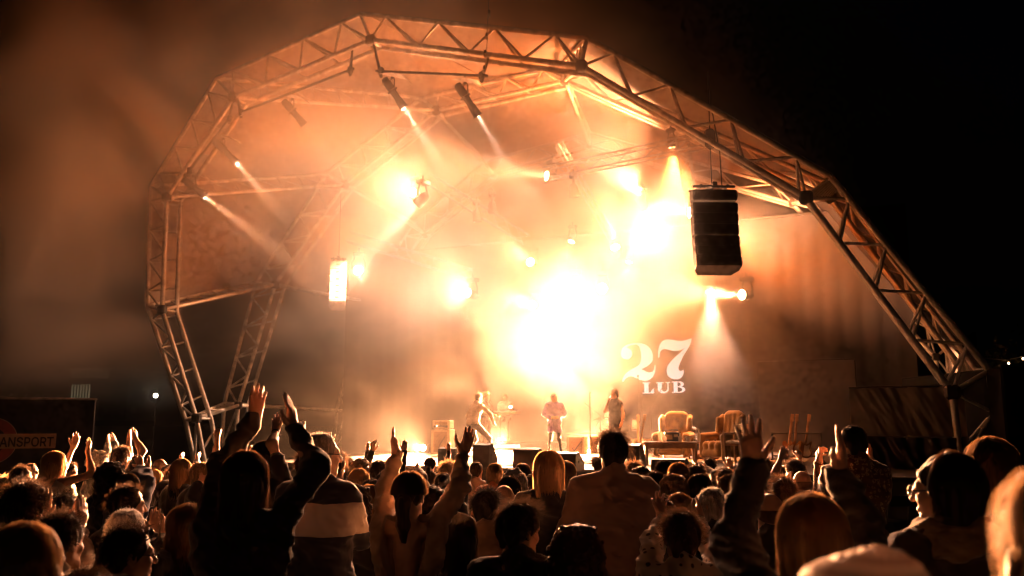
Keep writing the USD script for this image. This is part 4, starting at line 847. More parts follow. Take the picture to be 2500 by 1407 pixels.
for a in [(1100, 1136, .40, .36, .4, 'small dark stage monitor right of the amplifier stack'), (1184, 1140, .36, .46, .42, 'dark stage monitor behind the raised hand at centre left'), (1293, 1146, .5, .40, .45, 'dark stage monitor with small round badge below the keyboard'),
          (1378, 1150, .6, .34, .5, 'wide dark stage monitor right of the blonde bob'), (1541, 1147, .44, .48, .5, 'tall dark stage monitor standing right of the man in the shirt'), (1638, 1149, .62, .22, .5, 'low dark stage monitor under the wooden table')]:
    wedge(*a)
# keyboard riser, keyboard
R25 = lambda px, py: on_plane(px, py, 26.6)
q0, q1 = deck(1150, 1099), deck(1312, 1096)
t = thing('keyboard_riser', 'low dark riser carrying the keyboard player', 'riser', (q0 + q1) / 2 + AX * 1.2)
RZ = .22
part(t, 'platform', put(cbox((2.6, 2.0, RZ - .01), .01), STG, (q0 + q1) / 2 + AX * 1.25 + UP * RZ / 2 + AU * .2), BLACK)
kp = (q0 + q1) / 2 + AX * .9 + UP * RZ
k0 = un(1199, 1008, kp[1]); k1 = un(1262, 1008, kp[1] - .4); kc = (k0 + k1) / 2; kw = np.linalg.norm(k1 - k0) * 1.1
t = thing('keyboard', 'long keyboard on a slanted stand in front of its player', 'keyboard', V(kc[0], kc[1], DECK + RZ)); A = at(kc)
part(t, 'case', A(cbox((kw, .32, .08), .015)), plain('wood_case', (.36, .2, .1), .5)); part(t, 'keys', A(cbox((kw * .9, .13, .02), .003, (0, .08, .05))), CL['white'])
hk = kc[2] - DECK - RZ
for s in (-1, 1): part(t, 'stand_leg', A(tube((s * .3, -.02, -.04), (-s * .3, -.02 + .03 * s, -hk + .02), .02)), STEEL)
part(t, 'stand_foot', [A(tube((s * .3, -.22, -hk + .02), (s * .3, .22, -hk + .02), .018)) for s in (-1, 1)], STEEL)
p = kc + V(.22, .0, .05); t = thing('desk_lamp', 'tiny bright lamp on the right end of the keyboard', 'lamp', p); part(t, 'base', put(lathe([(0, 0), (.05, 0), (.05, .02), (.01, .03), (.01, .12), (0, .12)], 10), None, p), BLACK); part(t, 'shade', put(lathe([(.02, .1), (.06, .13), (.05, .17), (0, .18)], 10), None, p), glow('small_lamp', (1, .8, .5), 10))
# drum kit on its riser
dp = deck(1500, 1098); dp = S((dp - S(0, 0)) @ AU, (dp - S(0, 0)) @ AX)
rc = S((dp - S(0, 0)) @ AU + .55, (dp - S(0, 0)) @ AX + 1.25)
t = thing('drum_riser', 'dark low riser under the drum kit', 'riser', rc + UP * DECK); part(t, 'platform', put(cbox((2.7, 2.2, .34), .01), STG, rc + UP * (DECK + .175)), BLACK); part(t, 'edge_strip', put(cbox((2.7, .02, .05), .004), STG, rc + UP * (DECK + .32) - AX * 1.112), WOOD)
DZ = DECK + .35; dk = lambda px, py, dd: un(px, py, dd)
bc = un(1480, 1036, rc[1] - .4); t = thing('drum_kit', 'drum kit with pale bass drum and many cymbals behind the singer', 'drum kit', V(bc[0], bc[1], DZ))
CHROME = plain('chrome_hardware', (.7, .68, .65), .18, 1.); SHELL = plain('pale_drum_shell', (.5, .42, .32), .3); SKIN = plain('drum_head', (.66, .6, .5), .5, trans=.3); BRASS = plain('cymbal_brass', (.65, .45, .16), .22, 1.)
dr = .30; bc = V(bc[0], bc[1], DZ + dr + .01)
def drum(c, ax, r, L, nm):
    b = part(t, nm, put(lathe([(r, -L / 2), (r, L / 2)], 24), frame(ax), c), SHELL, 40)
    for s in (-1, 1): part(b, 'drum_head', put(lathe([(0, .002 * s), (r * .97, 0)] if s > 0 else [(r * .97, 0), (0, -.002)], 24), frame(ax), c + unit(ax) * L / 2 * s), SKIN); part(b, 'hoop', put(lathe([(r - .005, -.02), (r + .012, -.02), (r + .012, .02), (r - .005, .02)], 24), frame(ax), c + unit(ax) * L / 2 * s), CHROME)
fw = unit(V(-.35, -1, 0)); drum(bc, fw, dr, .4, 'bass_drum')
for du, da, dz, r, tl in [(.05, .15, .72, .15, .3), (.42, .15, .70, .17, .25), (.85, .55, .42, .21, 0.1), (-.35, .7, .52, .18, .1)]:
    c = bc * V(1, 1, 0) + AU * du + AX * da + UP * (DZ + dz); drum(c, unit(UP - AX * -tl), r, .2 if r < .2 else .35, 'tom')
    part(t, 'drum_stand', [tube(c - UP * .1, V(c[0], c[1], DZ + .02), .012)] + [tube(V(c[0], c[1], DZ + .2), V(c[0] + .2 * math.cos(x), c[1] + .2 * math.sin(x), DZ + .02), .01) for x in (0.5, 2.6, 4.7)], CHROME)
for px, py, dy, r, nm in [(1545, 944, .5, .26, 'gong'), (1505, 1030, .0, .22, 'cymbal'), (1565, 1010, .2, .24, 'cymbal'), (1535, 1040, -.1, .2, 'cymbal'), (1598, 1035, .4, .22, 'cymbal'), (1462, 1022, .3, .2, 'cymbal')]:
    c = un(px, py, bc[1] + dy)
    if nm == 'gong': part(t, nm, put(lathe([(0, .02), (.05, .015), (r, 0), (r, .004)], 28), frame(fw + UP * .15), c), plain('dark_bronze', (.16, .1, .05), .4, 1.), 30)
    else: part(t, nm, put(lathe([(0, .03), (.03, .028), (.05, .012), (r, 0)], 28), frame(UP + .35 * V(math.sin(px), -abs(math.cos(px)), 0)), c), BRASS, 30)
    part(t, 'cymbal_stand', [tube(c - UP * .01, V(c[0] + .03, c[1] + .03, DZ + .2), .011)] + [tube(V(c[0] + .03, c[1] + .03, DZ + .25), V(c[0] + .22 * math.cos(x), c[1] + .22 * math.sin(x), DZ + .01), .010) for x in (0.5, 2.6, 4.7)], CHROME)
part(t, 'drum_stool', put(lathe([(0, .5), (.17, .5), (.18, .46), (.03, .44), (.03, 0), (0, 0)], 14), None, bc * V(1, 1, 0) + AX * .95 + AU * .3 + UP * DZ), BLACK)
def mic_stand(px, py, d, h, label, boom=None, bz=DECK):
    p = un(px, py, d); p = V(p[0], p[1], bz); t = thing('microphone_stand', label, 'microphone stand', p)
    part(t, 'pole', tube(p + UP * .02, p + UP * h, .012), STEEL)
    for x in (.4, 2.5, 4.6): part(t, 'leg', tube(p + UP * .12, p + V(.28 * math.cos(x), .28 * math.sin(x), .015), .010), STEEL)
    e = p + UP * h + (AU * boom[0] + UP * boom[1] - AX * .1 if boom else V(0, 0, 0)); part(t, 'boom', tube(p + UP * h - (e - p - UP * h) * .3, e + UP * .01, .010), STEEL)
    part(t, 'microphone', put(lathe([(0, -.02), (.014, -.02), (.018, .1), (.026, .12), (.026, .15), (0, .17)], 10), frame((e - p - UP * h) if boom else UP), e), BLACK)
for a in [(1441, 1060, 22.8, 1.5, 'tall straight microphone stand over the left amplifier'), (1465, 1040, 24.2, 1.05, 'boom microphone stand in front of the pale bass drum', (-.3, .25)), (1590, 1050, 22.5, 1.25, 'boom microphone stand slanting up left of the wing chair', (.35, .5)), (1569, 1030, 24.6, 1.9, 'tall dark stand among the drums'), (1560, 1030, 23.8, 2.0, 'second tall dark stand among the drums')]:
    mic_stand(*a)
# guitars
def guitar(base, tilt, label, col, R=STG):
    Q = R @ np.array([[math.cos(tilt), 0, math.sin(tilt)], [0, 1, 0], [-math.sin(tilt), 0, math.cos(tilt)]]) @ rotx(-14)
    t = thing('electric_guitar', label, 'guitar', base); A = lambda m: put(m, Q, base + UP * .22)
    X = lambda g, dpt, y: A((lambda v, f: (np.stack([v[:, 0], v[:, 2] + y, v[:, 1]], 1), f[:, ::-1]))(*prism(g, dpt)))
    body = bez([(0, -.16), ((.1, -.17), (.175, -.12), (.165, -.03)), ((.16, .02), (.115, .03), (.12, .08)), ((.125, .14), (.15, .2), (.12, .24)), ((.08, .25), (.06, .17), (.03, .15)), (-.03, .15), ((-.05, .18), (-.1, .25), (-.14, .2)), ((-.17, .15), (-.125, .08), (-.12, .05)), ((-.12, .02), (-.17, .0), (-.165, -.05)), ((-.16, -.13), (-.1, -.16), (0, -.16))], 8)
    part(t, 'body', X(body, .045, -.02), plain('guitar_' + col[0], col[1], .25, var=.05)); part(t, 'pickguard', X(body.buffer(-.03).intersection(sbox(-.02, -.13, .2, .15)), .004, -.0262), SKIN if col[0] != 'cream' else WOOD)
    part(t, 'neck', A(cbox((.05, .025, .56), .008, (0, -.01, .42))), WOOD); part(t, 'headstock', A(cbox((.075, .02, .17), .02, (.008, -.005, .78))), WOOD)
    for k in range(6): part(t, 'tuner', A(cbox((.02, .015, .012), .004, (-.042, -.005, .72 + k * .024))), CHROME)
    return t
def g_stand(base, label):
    t = thing('guitar_stand', label, 'guitar stand', base); part(t, 'frame', [tube(base + UP * .02 - AU * .18, base + UP * .5 + AX * .12, .011), tube(base + UP * .02 + AU * .18, base + UP * .5 + AX * .12, .011), tube(base + UP * .02 + AX * .3, base + UP * .5 + AX * .12, .011), tube(base + UP * .12 - AU * .14 - AX * .06, base + UP * .12 + AU * .14 - AX * .06, .012)], STEEL)
p = deck(1562, 1122); guitar(p, .10, 'cream electric guitar on a stand left of the wooden table', ('cream', (.62, .52, .34))); g_stand(p, 'black stand holding the cream guitar by the table')
p = deck(1545, 1118) + AX * .5; guitar(p, -.06, 'second pale guitar half hidden behind the cream one', ('ivory', (.55, .45, .3)))
for px, tl, lab, c in [(1926, .12, 'leftmost of three guitars standing at stage right', ('sunburst', (.25, .1, .03))), (1941, .08, 'middle of three guitars standing at stage right', ('amber', (.45, .24, .07))), (1966, .14, 'rightmost of three guitars standing at stage right', ('tobacco', (.2, .09, .04)))]:
    p = deck(px, 1125); guitar(p, tl, lab, c)
p = deck(1945, 1125) + AX * .15; t = thing('guitar_rack', 'dark rack holding three guitars at stage right', 'guitar rack', p)
part(t, 'frame', [tube(p - AU * .55 + UP * .1, p + AU * .55 + UP * .1, .018), tube(p - AU * .55 + UP * .62, p + AU * .55 + UP * .62, .018)] + [tube(p + AU * s * .55 + UP * .02, p + AU * s * .55 + UP * .64, .018) for s in (-1, 1)] + [tube(p + AU * s * .55 + UP * .02 - AX * .2, p + AU * s * .55 + UP * .02 + AX * .25, .018) for s in (-1, 1)], STEEL)
# table, chairs
p = deck(1640, 1137); TR = STG @ rotz(18); A = at(p, TR); tw, td, th = 1.04, .52, .455
t = thing('low_table', 'low wooden table with bottles and cups on the front of the stage', 'table', p)
part(t, 'tabletop', A(cbox((tw + .08, td + .06, .035), .008, (0, .26, th))), WOOD); part(t, 'apron', A(cbox((tw - .06, .025, .09), .004, (0, .02, th - .065))), WOOD); part(t, 'apron', A(cbox((.025, td - .08, .09), .004, (tw / 2 - .03, .26, th - .065))), WOOD)
for sx in (-1, 1):
    for y in (.02, td - .02): part(t, 'leg', A(cbox((.055, .055, th - .02), .006, (sx * (tw / 2 - .03), y, (th - .02) / 2 + .004))), WOOD)
tp = lambda px, y=.2: p + TR @ V(((px - 1640) / 129 * tw), y, th + .02)
CLEAR = plain('clear_bottle', (.62, .55, .48), .15, trans=.4)
def bottle(q, lab, h=.24):
    t = thing('bottle', lab, 'bottle', q); part(t, 'body', put(lathe([(0, 0), (.036, .0), (.038, .02), (.038, h * .6), (.015, h * .78), (.013, h * .95)], 14), None, q), CLEAR, 40); part(t, 'cap', put(lathe([(.016, h * .93), (.016, h), (0, h)], 10), None, q), CL['white'])
bottle(tp(1615), 'clear water bottle on the left half of the low table'); bottle(tp(1625, .14), 'clear tumbler-like short bottle beside the old radio', .15); bottle(tp(1712), 'clear water bottle on the right half of the low table', .26)
bottle(tp(1664, .12), 'tall slim glass beside the old radio on the table', .17)
q = tp(1645, .3); t = thing('table_radio', 'dark box radio with handle standing on the low table', 'radio', q); B_ = at(q, TR)
part(t, 'case', B_(cbox((.30, .14, .19), .015, (0, 0, .097))), BLACK); part(t, 'speaker_grille', B_(cbox((.13, .012, .10), .004, (-.06, -.074, .09))), GCLOTH); part(t, 'dial', B_(cbox((.08, .012, .05), .004, (.075, -.074, .12))), plain('dial', (.4, .3, .2), .4)); part(t, 'handle', B_(pipe([(-.13, 0, .19), (-.13, 0, .235), (.13, 0, .235), (.13, 0, .19)], .008)), STEEL)
for px, lab in [(1685, 'white mug on the low table right of the radio')]:
    q = tp(px, .2); t = thing('mug', lab, 'mug', q); part(t, 'cup', put(lathe([(0, 0), (.045, 0), (.05, .01), (.05, .105), (.044, .105), (.044, .015), (0, .014)], 16), None, q), CL['white'], 40); part(t, 'handle', pipe([q + V(-.05, 0, .085), q + V(-.085, 0, .07), q + V(-.085, 0, .035), q + V(-.05, 0, .025)], .008), CL['white'])
q = tp(1672, .1); single('paper_sheet', put(slab(np.array([[V(x, y, .004 + .004 * math.sin(x * 30)) for y in np.linspace(-.1, .1, 4)] for x in np.linspace(-.14, .14, 8)]), .002, UP), TR, q), CL['white'], 'loose white sheet of paper lying on the low table', 'paper')
def rblob(parts, h=.028, k=.05): return blob(parts, h, k)
def wing_chair(p, R, label, s=1.):
    t = thing('wing_chair', label, 'armchair', p); T = lambda x, y, z: p + R @ (V(x, y, z) * s); C = lambda a, b, r, r2=None: cone(T(*a), T(*b), r * s, None if r2 is None else r2 * s)
    part(t, 'seat', rblob([C((-.2, -.28, .36), (-.2, .2, .36), .10), C((0, -.28, .36), (0, .2, .36), .10), C((.2, -.28, .36), (.2, .2, .36), .10), C((-.22, -.3, .2), (.22, -.3, .2), .09), C((-.22, .2, .2), (.22, .2, .2), .1)]), VELVET, True)
    part(t, 'backrest', rblob([C((x, .27, .4), (x, .36, 1.02), .09, .08) for x in (-.2, -.07, .07, .2)] + [C((-.14, .365, 1.06), (.14, .365, 1.06), .075)]), VELVET, True)
    for sx in (-1, 1):
        part(t, 'wing', rblob([C((sx * .31, .3, .62), (sx * .33, .33, 1.0), .06), C((sx * .33, .16, .66), (sx * .35, .2, .95), .05), C((sx * .32, .25, .75), (sx * .34, .3, .95), .06)]), VELVET, True)
        part(t, 'arm', rblob([C((sx * .36, -.28, .55), (sx * .36, .25, .58), .085), C((sx * .36, -.28, .14), (sx * .36, -.28, .5), .07), C((sx * .36, .22, .14), (sx * .36, .22, .5), .07), C((sx * .36, -.02, .16), (sx * .36, -.02, .5), .065)]), VELVET, True)
        for y in (-.26, .26): part(t, 'foot', tube(T(sx * .3, y, .12), T(sx * .31, y, .0), .03 * s, 8, .02 * s), WOOD)
wing_chair(deck(1646, 1122), STG @ rotz(0), 'mustard wing chair standing square behind the low table')
wing_chair(deck(1766, 1128), STG @ rotz(-38), 'mustard wing chair turned to the left beside the wooden chair', 1.0)
p = deck(1806, 1142); R = STG @ rotz(-20); A = at(p, R); t = thing('wooden_chair', 'plain wooden chair with arms at the right end of the carpet', 'chair', p)
part(t, 'seat', A(cbox((.44, .42, .04), .01, (0, 0, .44))), WOOD); part(t, 'cushion', A(cbox((.40, .38, .05), .022, (0, 0, .486))), CL['cream'])
for sx in (-1, 1):
    part(t, 'leg', A(cbox((.04, .04, .64), .006, (sx * .2, -.19, .325))), WOOD); part(t, 'leg', A(cbox((.04, .04, .86), .006, (sx * .2, .19, .435))), WOOD); part(t, 'arm', A(cbox((.05, .44, .03), .008, (sx * .2, -.0, .655))), WOOD)
part(t, 'back_rail', A(cbox((.36, .025, .12), .006, (0, .19, .78))), WOOD)
p = deck(1728, 1124); single('leather_bag', blob([cone(p + UP * .09 - AU * .16, p + UP * .09 + AU * .16, .09), cone(p + UP * .05 - AU * .2, p + UP * .05 + AU * .2, .06)], .03, .04), plain('bag_leather', (.12, .05, .025), .45), 'dark brown bag slumped between the table and the right wing chair', 'bag', smooth=True)

# ---------------------------------------------------------------- the festoon cable of bare bulbs
FB = plain('bulb_glass', (.6, .5, .35), .1, trans=.5)
def festoon(pts, label, bulbs, lit, r=.011):
    t = thing('festoon_cable', label, 'festoon lights', pts[0]); part(t, 'cable', pipe(pts, r), plain('pale_cable', (.4, .36, .3), .5))
    for b in bulbs:
        h = part(t, 'bulb_holder', put(lathe([(0, .03), (.03, .03), (.034, -.05), (0, -.05)], 10), None, b), BLACK); part(h, 'bulb', put(lathe([(.02, -.05), (.045, -.1), (.04, -.145), (0, -.165)], 12), None, b), lit or FB, 40)
pc = [on_plane(x, y, 19.0) for x, y in [(1194, -60), (1193, 0), (1191, 45), (1189, 95), (1188, 140), (1184, 175)]]
festoon(pc, 'pale cable of unlit bare bulbs hanging down in front of the arch', [on_plane(x, y, 18.9) for x, y in [(1194, 28), (1188, 84), (1184, 126), (1182, 164)]], None)
LITB = glow('lit_bulb', (1, .62, .3), 9); DIMB = glow('dim_bulb', (1, .45, .2), .9); WHITEB = glow('white_bulb', (1, .95, .75), 14)
for d_, pts, lab, m in [(42, [(-60, 508), (30, 494), (95, 488), (168, 470), (230, 466), (294, 455), (380, 452)], 'dim festoon bulbs strung far off in the smoke at left', DIMB), (44, [(2380, 872), (2455, 880), (2500, 870), (2560, 874)], 'lit festoon bulbs in front of the dark tree at right', LITB)]:
    P = [un(x, y, d_) for x, y in pts]; festoon(P, lab, [un(x, y + 2, d_) for x, y in ([(32, 494), (168, 470), (294, 455)] if m is DIMB else [(2462, 880), (2497, 869)])], m, .02)
p = un(380, 966, 30); t = thing('site_lamp', 'small white lamp on a pole beyond the left leg', 'lamp', V(p[0], p[1], ground_z(0, 30))); part(t, 'pole', tube(V(p[0], p[1] + .05, ground_z(0, 30)), p + V(0, .05, .05), .022), BLACK); part(t, 'bulb', put(trimesh.creation.icosphere(2, .075), None, p), WHITEB, True)
# ================================================================ ground and the dark surroundings
GRASS = plain('trodden_grass', (.05, .055, .02), .95, var=.5, scale=1.2, bump=.8, bscale=30)
n = 60; xs = np.concatenate([np.linspace(-300, -30, 12), np.linspace(-28, 28, 40), np.linspace(30, 300, 12)]); ys = np.concatenate([np.linspace(-30, 0, 5), np.linspace(1, 34, 34), np.linspace(40, 500, 14)])
X, Y = np.meshgrid(xs, ys, indexing='ij'); Z = ground_z(X, Y) + .03 * (meshkit.noise(np.stack([X, Y, 0 * X], -1) * .6, 9) - .5) * ((Y > 0) & (Y < 36))
v, f = sheet(np.stack([X, Y, Z], -1)); single('ground', (v, f[:, ::-1] if np.cross(v[f[0, 1]] - v[f[0, 0]], v[f[0, 2]] - v[f[0, 0]])[2] < 0 else f), GRASS, kind='structure', smooth=True)
rg = np.random.default_rng(5); nb = 9000; bx = rg.uniform(2.6, 6.4, nb); by = rg.uniform(6.5, 13.5, nb); h = rg.uniform(.03, .07, nb); a = rg.uniform(0, 6.28, nb); z = ground_z(bx, by)
tri = np.stack([np.stack([bx + .006 * np.cos(a), by + .006 * np.sin(a), z - .01], 1), np.stack([bx - .006 * np.cos(a), by - .006 * np.sin(a), z - .01], 1), np.stack([bx + rg.normal(0, .02, nb), by + rg.normal(0, .02, nb), z + h], 1)], 1)
single('grass', (tri.reshape(-1, 3), np.arange(nb * 3).reshape(-1, 3)), plain('grass_blades', (.07, .075, .025), .7, trans=.3), 'short worn grass beside the right leg of the canopy', 'grass', kind='stuff')
# truck with the roundel at the left edge
d_ = 20.0; a, b = un(-420, 968, d_), un(236, 968, d_ + 2.5); ux = unit((b - a) * V(1, 1, 0)); nx = V(ux[1], -ux[0], 0); w = np.linalg.norm((b - a)[:2]); TRK = np.stack([ux, -nx, UP], 1); zt = a[2]; gz = -.4
t = thing('box_truck', 'dark box truck with a red ring sign at the left edge', 'truck', V(a[0], a[1], gz)); A = lambda m: put(m, TRK, V(a[0], a[1], 0))
TP = plain('dark_truck_paint', (.012, .011, .012), .6, spec=.15, var=.3, scale=1.5)
part(t, 'body', A(cbox((w, 2.4, zt - .55), .03, (w / 2, 1.2, (zt + .55) / 2))), TP); part(t, 'roof_rail', A(cbox((w + .04, .06, .05), .01, (w / 2, -.02, zt))), plain('bare_rail', (.12, .1, .085), .6, .1)); part(t, 'chassis', A(cbox((w * .96, 1.2, .2), .02, (w / 2, 1.2, .42))), STEEL)
for x in (w * .12, w * .24, w * .85):
    for y in (.25, 2.15): wh = part(t, 'wheel', A(put(lathe([(.2, -.13), (.44, -.13), (.47, -.08), (.47, .08), (.44, .13), (.2, .13)], 22), rotx(90), (x, y, gz + .47))), BLACK); part(wh, 'rim', A(put(lathe([(0, -.06), (.22, -.08), (.22, .08), (0, .06)], 14), rotx(90), (x, y, gz + .47))), STEEL)
def on_truck(px, py):
    d = ray(px, py); p0 = V(a[0], a[1], 0) + nx * .03; return EYE + d * (((p0 - EYE) @ nx) / (d @ nx))
c = on_truck(-22, 1077); rad = np.linalg.norm(on_truck(43, 1077) - c); M = np.stack([ux, UP, nx], 1)
sg = part(t, 'sign_ring', put(prism(Point(0, 0).buffer(rad, 32).difference(Point(0, 0).buffer(rad * .56, 32)), .008), M, c - nx * .02), plain('sign_red', (.13, .014, .010), .6, var=.1))
part(t, 'ring_edge', put(prism(Point(0, 0).buffer(rad, 32).difference(Point(0, 0).buffer(rad * .975, 32)), .010), M, c - nx * .018), plain('sign_edge', (.2, .13, .1), .6))
e0, e1 = on_truck(-182, 1098), on_truck(138, 1059); bh = (e1 - e0)[2]; bw = (e1 - e0) @ ux
part(t, 'sign_bar', put(cbox((bw, bh, .014), .003), M, (e0 + e1) / 2 - nx * .004), plain('sign_bar_paint', (.20, .11, .062), .6, var=.12))
tx = meshkit.text_mesh('TRANSPORT', bh * .62, .006, True); v = np.asarray(tx.vertices); sc = (on_truck(131, 1080) - on_truck(-37, 1080)) @ ux * 1.0 / (v[:, 0].max() - v[:, 0].min()); v = v - V(v[:, 0].max(), bh * .31, 0); v[:, 0] *= sc
for comp in [(v, np.asarray(tx.faces))]: part(t, 'lettering', put(comp, M, on_truck(131, 1078.5) + nx * .006), TP)
# pavilion, fence and trees far behind at the left, trees at the right
t = thing('pavilion', 'faint low building with a pale roof far behind the truck', 'building', un(140, 960, 58) * V(1, 1, 0)); p = un(140, 968, 58)
wl = plain('pavilion_wall', (.25, .24, .2), .8); part(t, 'wall', cbox((9, 5, 3.4), .02, p + V(0, 3, .1)), plain('pavilion_dark', (.04, .04, .04), .8))
rv = np.array([[-5, 0, 0], [5, 0, 0], [5, 6, 0], [-5, 6, 0], [-2.5, 3, 1.2], [3.2, 3, 1.2]], float) + p + V(0, 0, 1.9)
part(t, 'roof', (rv, np.array([[0, 1, 5], [0, 5, 4], [1, 2, 5], [2, 3, 4], [2, 4, 5], [3, 0, 4], [0, 2, 1], [0, 3, 2]])), wl)
for k in range(7): part(t, 'window', cbox((.09, .06, 1.0), .01, un(168 + k * 7, 956, 58) + V(0, .45, 0)), glow('pavilion_window', (.5, .46, .28), .055 if k % 3 else .13))
part(t, 'eaves_light', cbox((2.6, .1, .5), .01, un(212, 914, 58) + V(0, .4, 0)), glow('lit_patch_glow', (.5, .44, .25), .025))  # dim greenish lit patch by the building, drawn as a glowing box
def tree(x, y, h, label, seed, n=1500, w=.5):
    g = np.random.default_rng(seed); z0 = float(ground_z(x, y)); b = V(x, y, z0); t = thing('tree', label, 'tree', b)
    part(t, 'trunk', pipe([b, b + V(.1, 0, h * .3), b + V(-.1, .1, h * .7)], [h * .03, h * .022, h * .008], 8), plain('bark', (.06, .045, .035), .9))
    for k in range(5):
        q = b + UP * h * (.3 + .08 * k); part(t, 'limb', pipe([q, q + V(math.cos(k * 2.4), math.sin(k * 2.4), .8) * h * .12, q + V(math.cos(k * 2.4), math.sin(k * 2.4), 1.1) * h * .22], [h * .012, h * .008, h * .003], 6), plain('bark', (.06, .045, .035), .9))
    cl = b + UP * h * .66 + g.normal(0, 1, (22, 3)) * V(w, w, .5) * h * .3; pt = cl[g.integers(0, 22, n)] + g.normal(0, 1, (n, 3)) * h * .075
    u = unit_rows(g.normal(0, 1, (n, 3))); s = unit_rows(np.cross(u, g.normal(0, 1, (n, 3)))); r = h * .028 * g.uniform(.6, 1.4, (n, 1))
    v = np.stack([pt - u * r, pt + s * r * .5, pt + u * r, pt - s * r * .5], 1).reshape(-1, 3); i = np.arange(n)[:, None] * 4
    part(t, 'crown', (v, np.vstack([i + [0, 1, 2], i + [0, 2, 3]])), plain('leaves', (.05, .06, .025), .6, trans=.3))
for x, y, h, lab, sd in [(un(15, 900, 52)[0], 52, 9.5, 'dark leafy tree far behind the truck, at the left edge', 1), (un(-60, 900, 60)[0], 60, 12, 'second dark tree cut by the left edge', 2), (un(2470, 900, 46)[0], 46, 6.2, 'dark tree lit by festoon bulbs at the right edge', 3), (un(2560, 900, 50)[0], 50, 8, 'taller dark tree cut by the right edge', 4)]: tree(x, y, h, lab, sd)
t = thing('equipment_container', 'tall black container wall standing right of the canopy leg', 'container', un(2475, 1100, 17) * V(1, 1, 0)); p = un(2600, 912, 17.5)
part(t, 'body', cbox((3.2, 4, p[2] + .4), .03, V(un(2449, 1000, 15.5)[0] + 1.62, 17.5, (p[2] - .4) / 2)), plain('container_black', (.010, .010, .010), .8, spec=.1)); part(t, 'top_rail', cbox((3.24, .08, .06), .01, V(un(2449, 1000, 15.5)[0] + 1.62, 15.5, p[2] + .02)), STEEL)
# a folding chair on the grass
p = on_level(2172, 1347, float(ground_z(0, 7.4))); t = thing('folding_chair', 'thin black folding chair on the lit grass beside the patterned shirt', 'chair', p); A = lambda m: put(m, rotz(20), p)
for x in (-.2, .2): part(t, 'leg', A(tube((x, -.22, .0), (x, .16, .46), .011)), STEEL); part(t, 'leg', A(tube((x, .24, .0), (x, -.18, .46), .011)), STEEL); part(t, 'back_post', A(tube((x, -.2, .44), (x, -.28, .86), .011)), STEEL)
part(t, 'seat', A(cbox((.4, .38, .02), .008, (0, 0, .46))), BLACK); part(t, 'backrest', A(cbox((.4, .02, .16), .008, (0, -.27, .78))), BLACK)
a, b = on_plane(2160, 1281, 16.9), on_plane(2400, 1283, 16.9); single('low_kerb_rail', tube(a, b, .045, 8), plain('red_rail', (.3, .07, .03), .5), 'low reddish rail lying along the foot of the dark skirt', 'rail')
# ================================================================ the band
CL['rugby'] = mat('cloth_rugby', {'g': ('geometry', {}), 's': ('separate_xyz', {}), 'n': ('noise_texture', {'scale': 6}), 'a': ('math', {'math_type': 'multiply_add', 'value2': .03}), 'r': ('map_range', {'from_min': 1.0, 'from_max': 2.0}),
    'rr': ('rgb_ramp', {'interpolate': False, 'ramp': [(0, (.016, .019, .035)), (.205, (.55, .49, .44)), (.385, (.016, .019, .035))]}), 'p': ('principled_bsdf', {'roughness': .85, 'sheen_weight': .3})},
    [('g.position', 's.vector'), ('g.position', 'n.vector'), ('n.fac', 'a.value1'), ('s.z', 'a.value3'), ('a.value', 'r.value'), ('r.result', 'rr.fac'), ('rr.color', 'p.base_color')], surface='p.BSDF')
person('musician in cream shirt seen from behind, striding towards the keyboard', 1168, 962, 21.8, floor=DECK, face=48, turn=-15, hair='messy', hc='brown', top='cream', sleeve='long', arms=('walk', {'pts': ((1197, 1012), (1206, 1034), (1214, 1044)), 'n': (-1, 0, 0), 'curl': .8, 'up': False}), lean=.2, build=1.1, legs=[((-.14, .02, .48), (-.2, -.26, .08)), ((.12, .3, .5), (.1, .42, .08))], trousers='black', group='musicians')
person('blond musician half hidden behind the man in the cream shirt', 1187, 959, 24.6, floor=DECK, face=120, hair='messy', hc='blond', top='char', arms=('keys', 'keys'), group='musicians')
person('keyboard player in pale top bent over the keys', 1233, 962, kc[1] + .55, sit=True, floor=DECK + RZ, face=190, nod=18, hair='long', L=.2, hc='lightbrown', top='cream', sleeve='short', arms=('keys', 'keys'), lean=.15, group='musicians')
person('woman in short purple shirt dress and dark tights, hands at her waist', 1353, 961, 22.4, floor=DECK, face=178, turn=-38, hair='short', hc='dark', top='purple', puff=1.25, arms=('waist', 'waist'), extras=('skirt',), bare_legs=True, trousers='black', legs=[((-.12, .04, .47), (-.19, .0, .08)), ((.12, .04, .47), (.17, -.03, .08))], group='musicians')
person('singer in sleeveless black jumpsuit singing into a microphone', 1500, 952, 22.0, floor=DECK, face=222, hair='bob', L=.06, hc='dark', top='black', sleeve='none', arms=('down', 'mic'), trousers='black', extras=('mic',), build=.95, width=.95, group='musicians')
person('long-haired drummer whose face shows over the left wing chair', 1661, 1008, 24.2, sit=True, floor=DZ, face=160, hair='wavy', L=.2, hc='dark', top='black', arms=('keys', 'keys'), group='musicians')

# ================================================================ the audience
def up(*pts, **k): return dict(pts=pts, **k)
G1, G2 = 'audience standing', 'seated audience'
def aim(px, d, off=0.):                       # heading from a spectator to the middle of the stage
    p = un(px, 1100, d); return math.degrees(math.atan2(2.2 - p[0], 23 - p[1])) + off
AWAY, TOW, LFT, RGT = (0, 1, 0), (0, -1, 0), (-1, 0, 0), (1, 0, 0)
def aud(label, px, py, d, off=0., **k):
    k.setdefault('group', G2 if k.get('sit') else G1); return person(label, px, py, d, face=aim(px, d, off), **k)
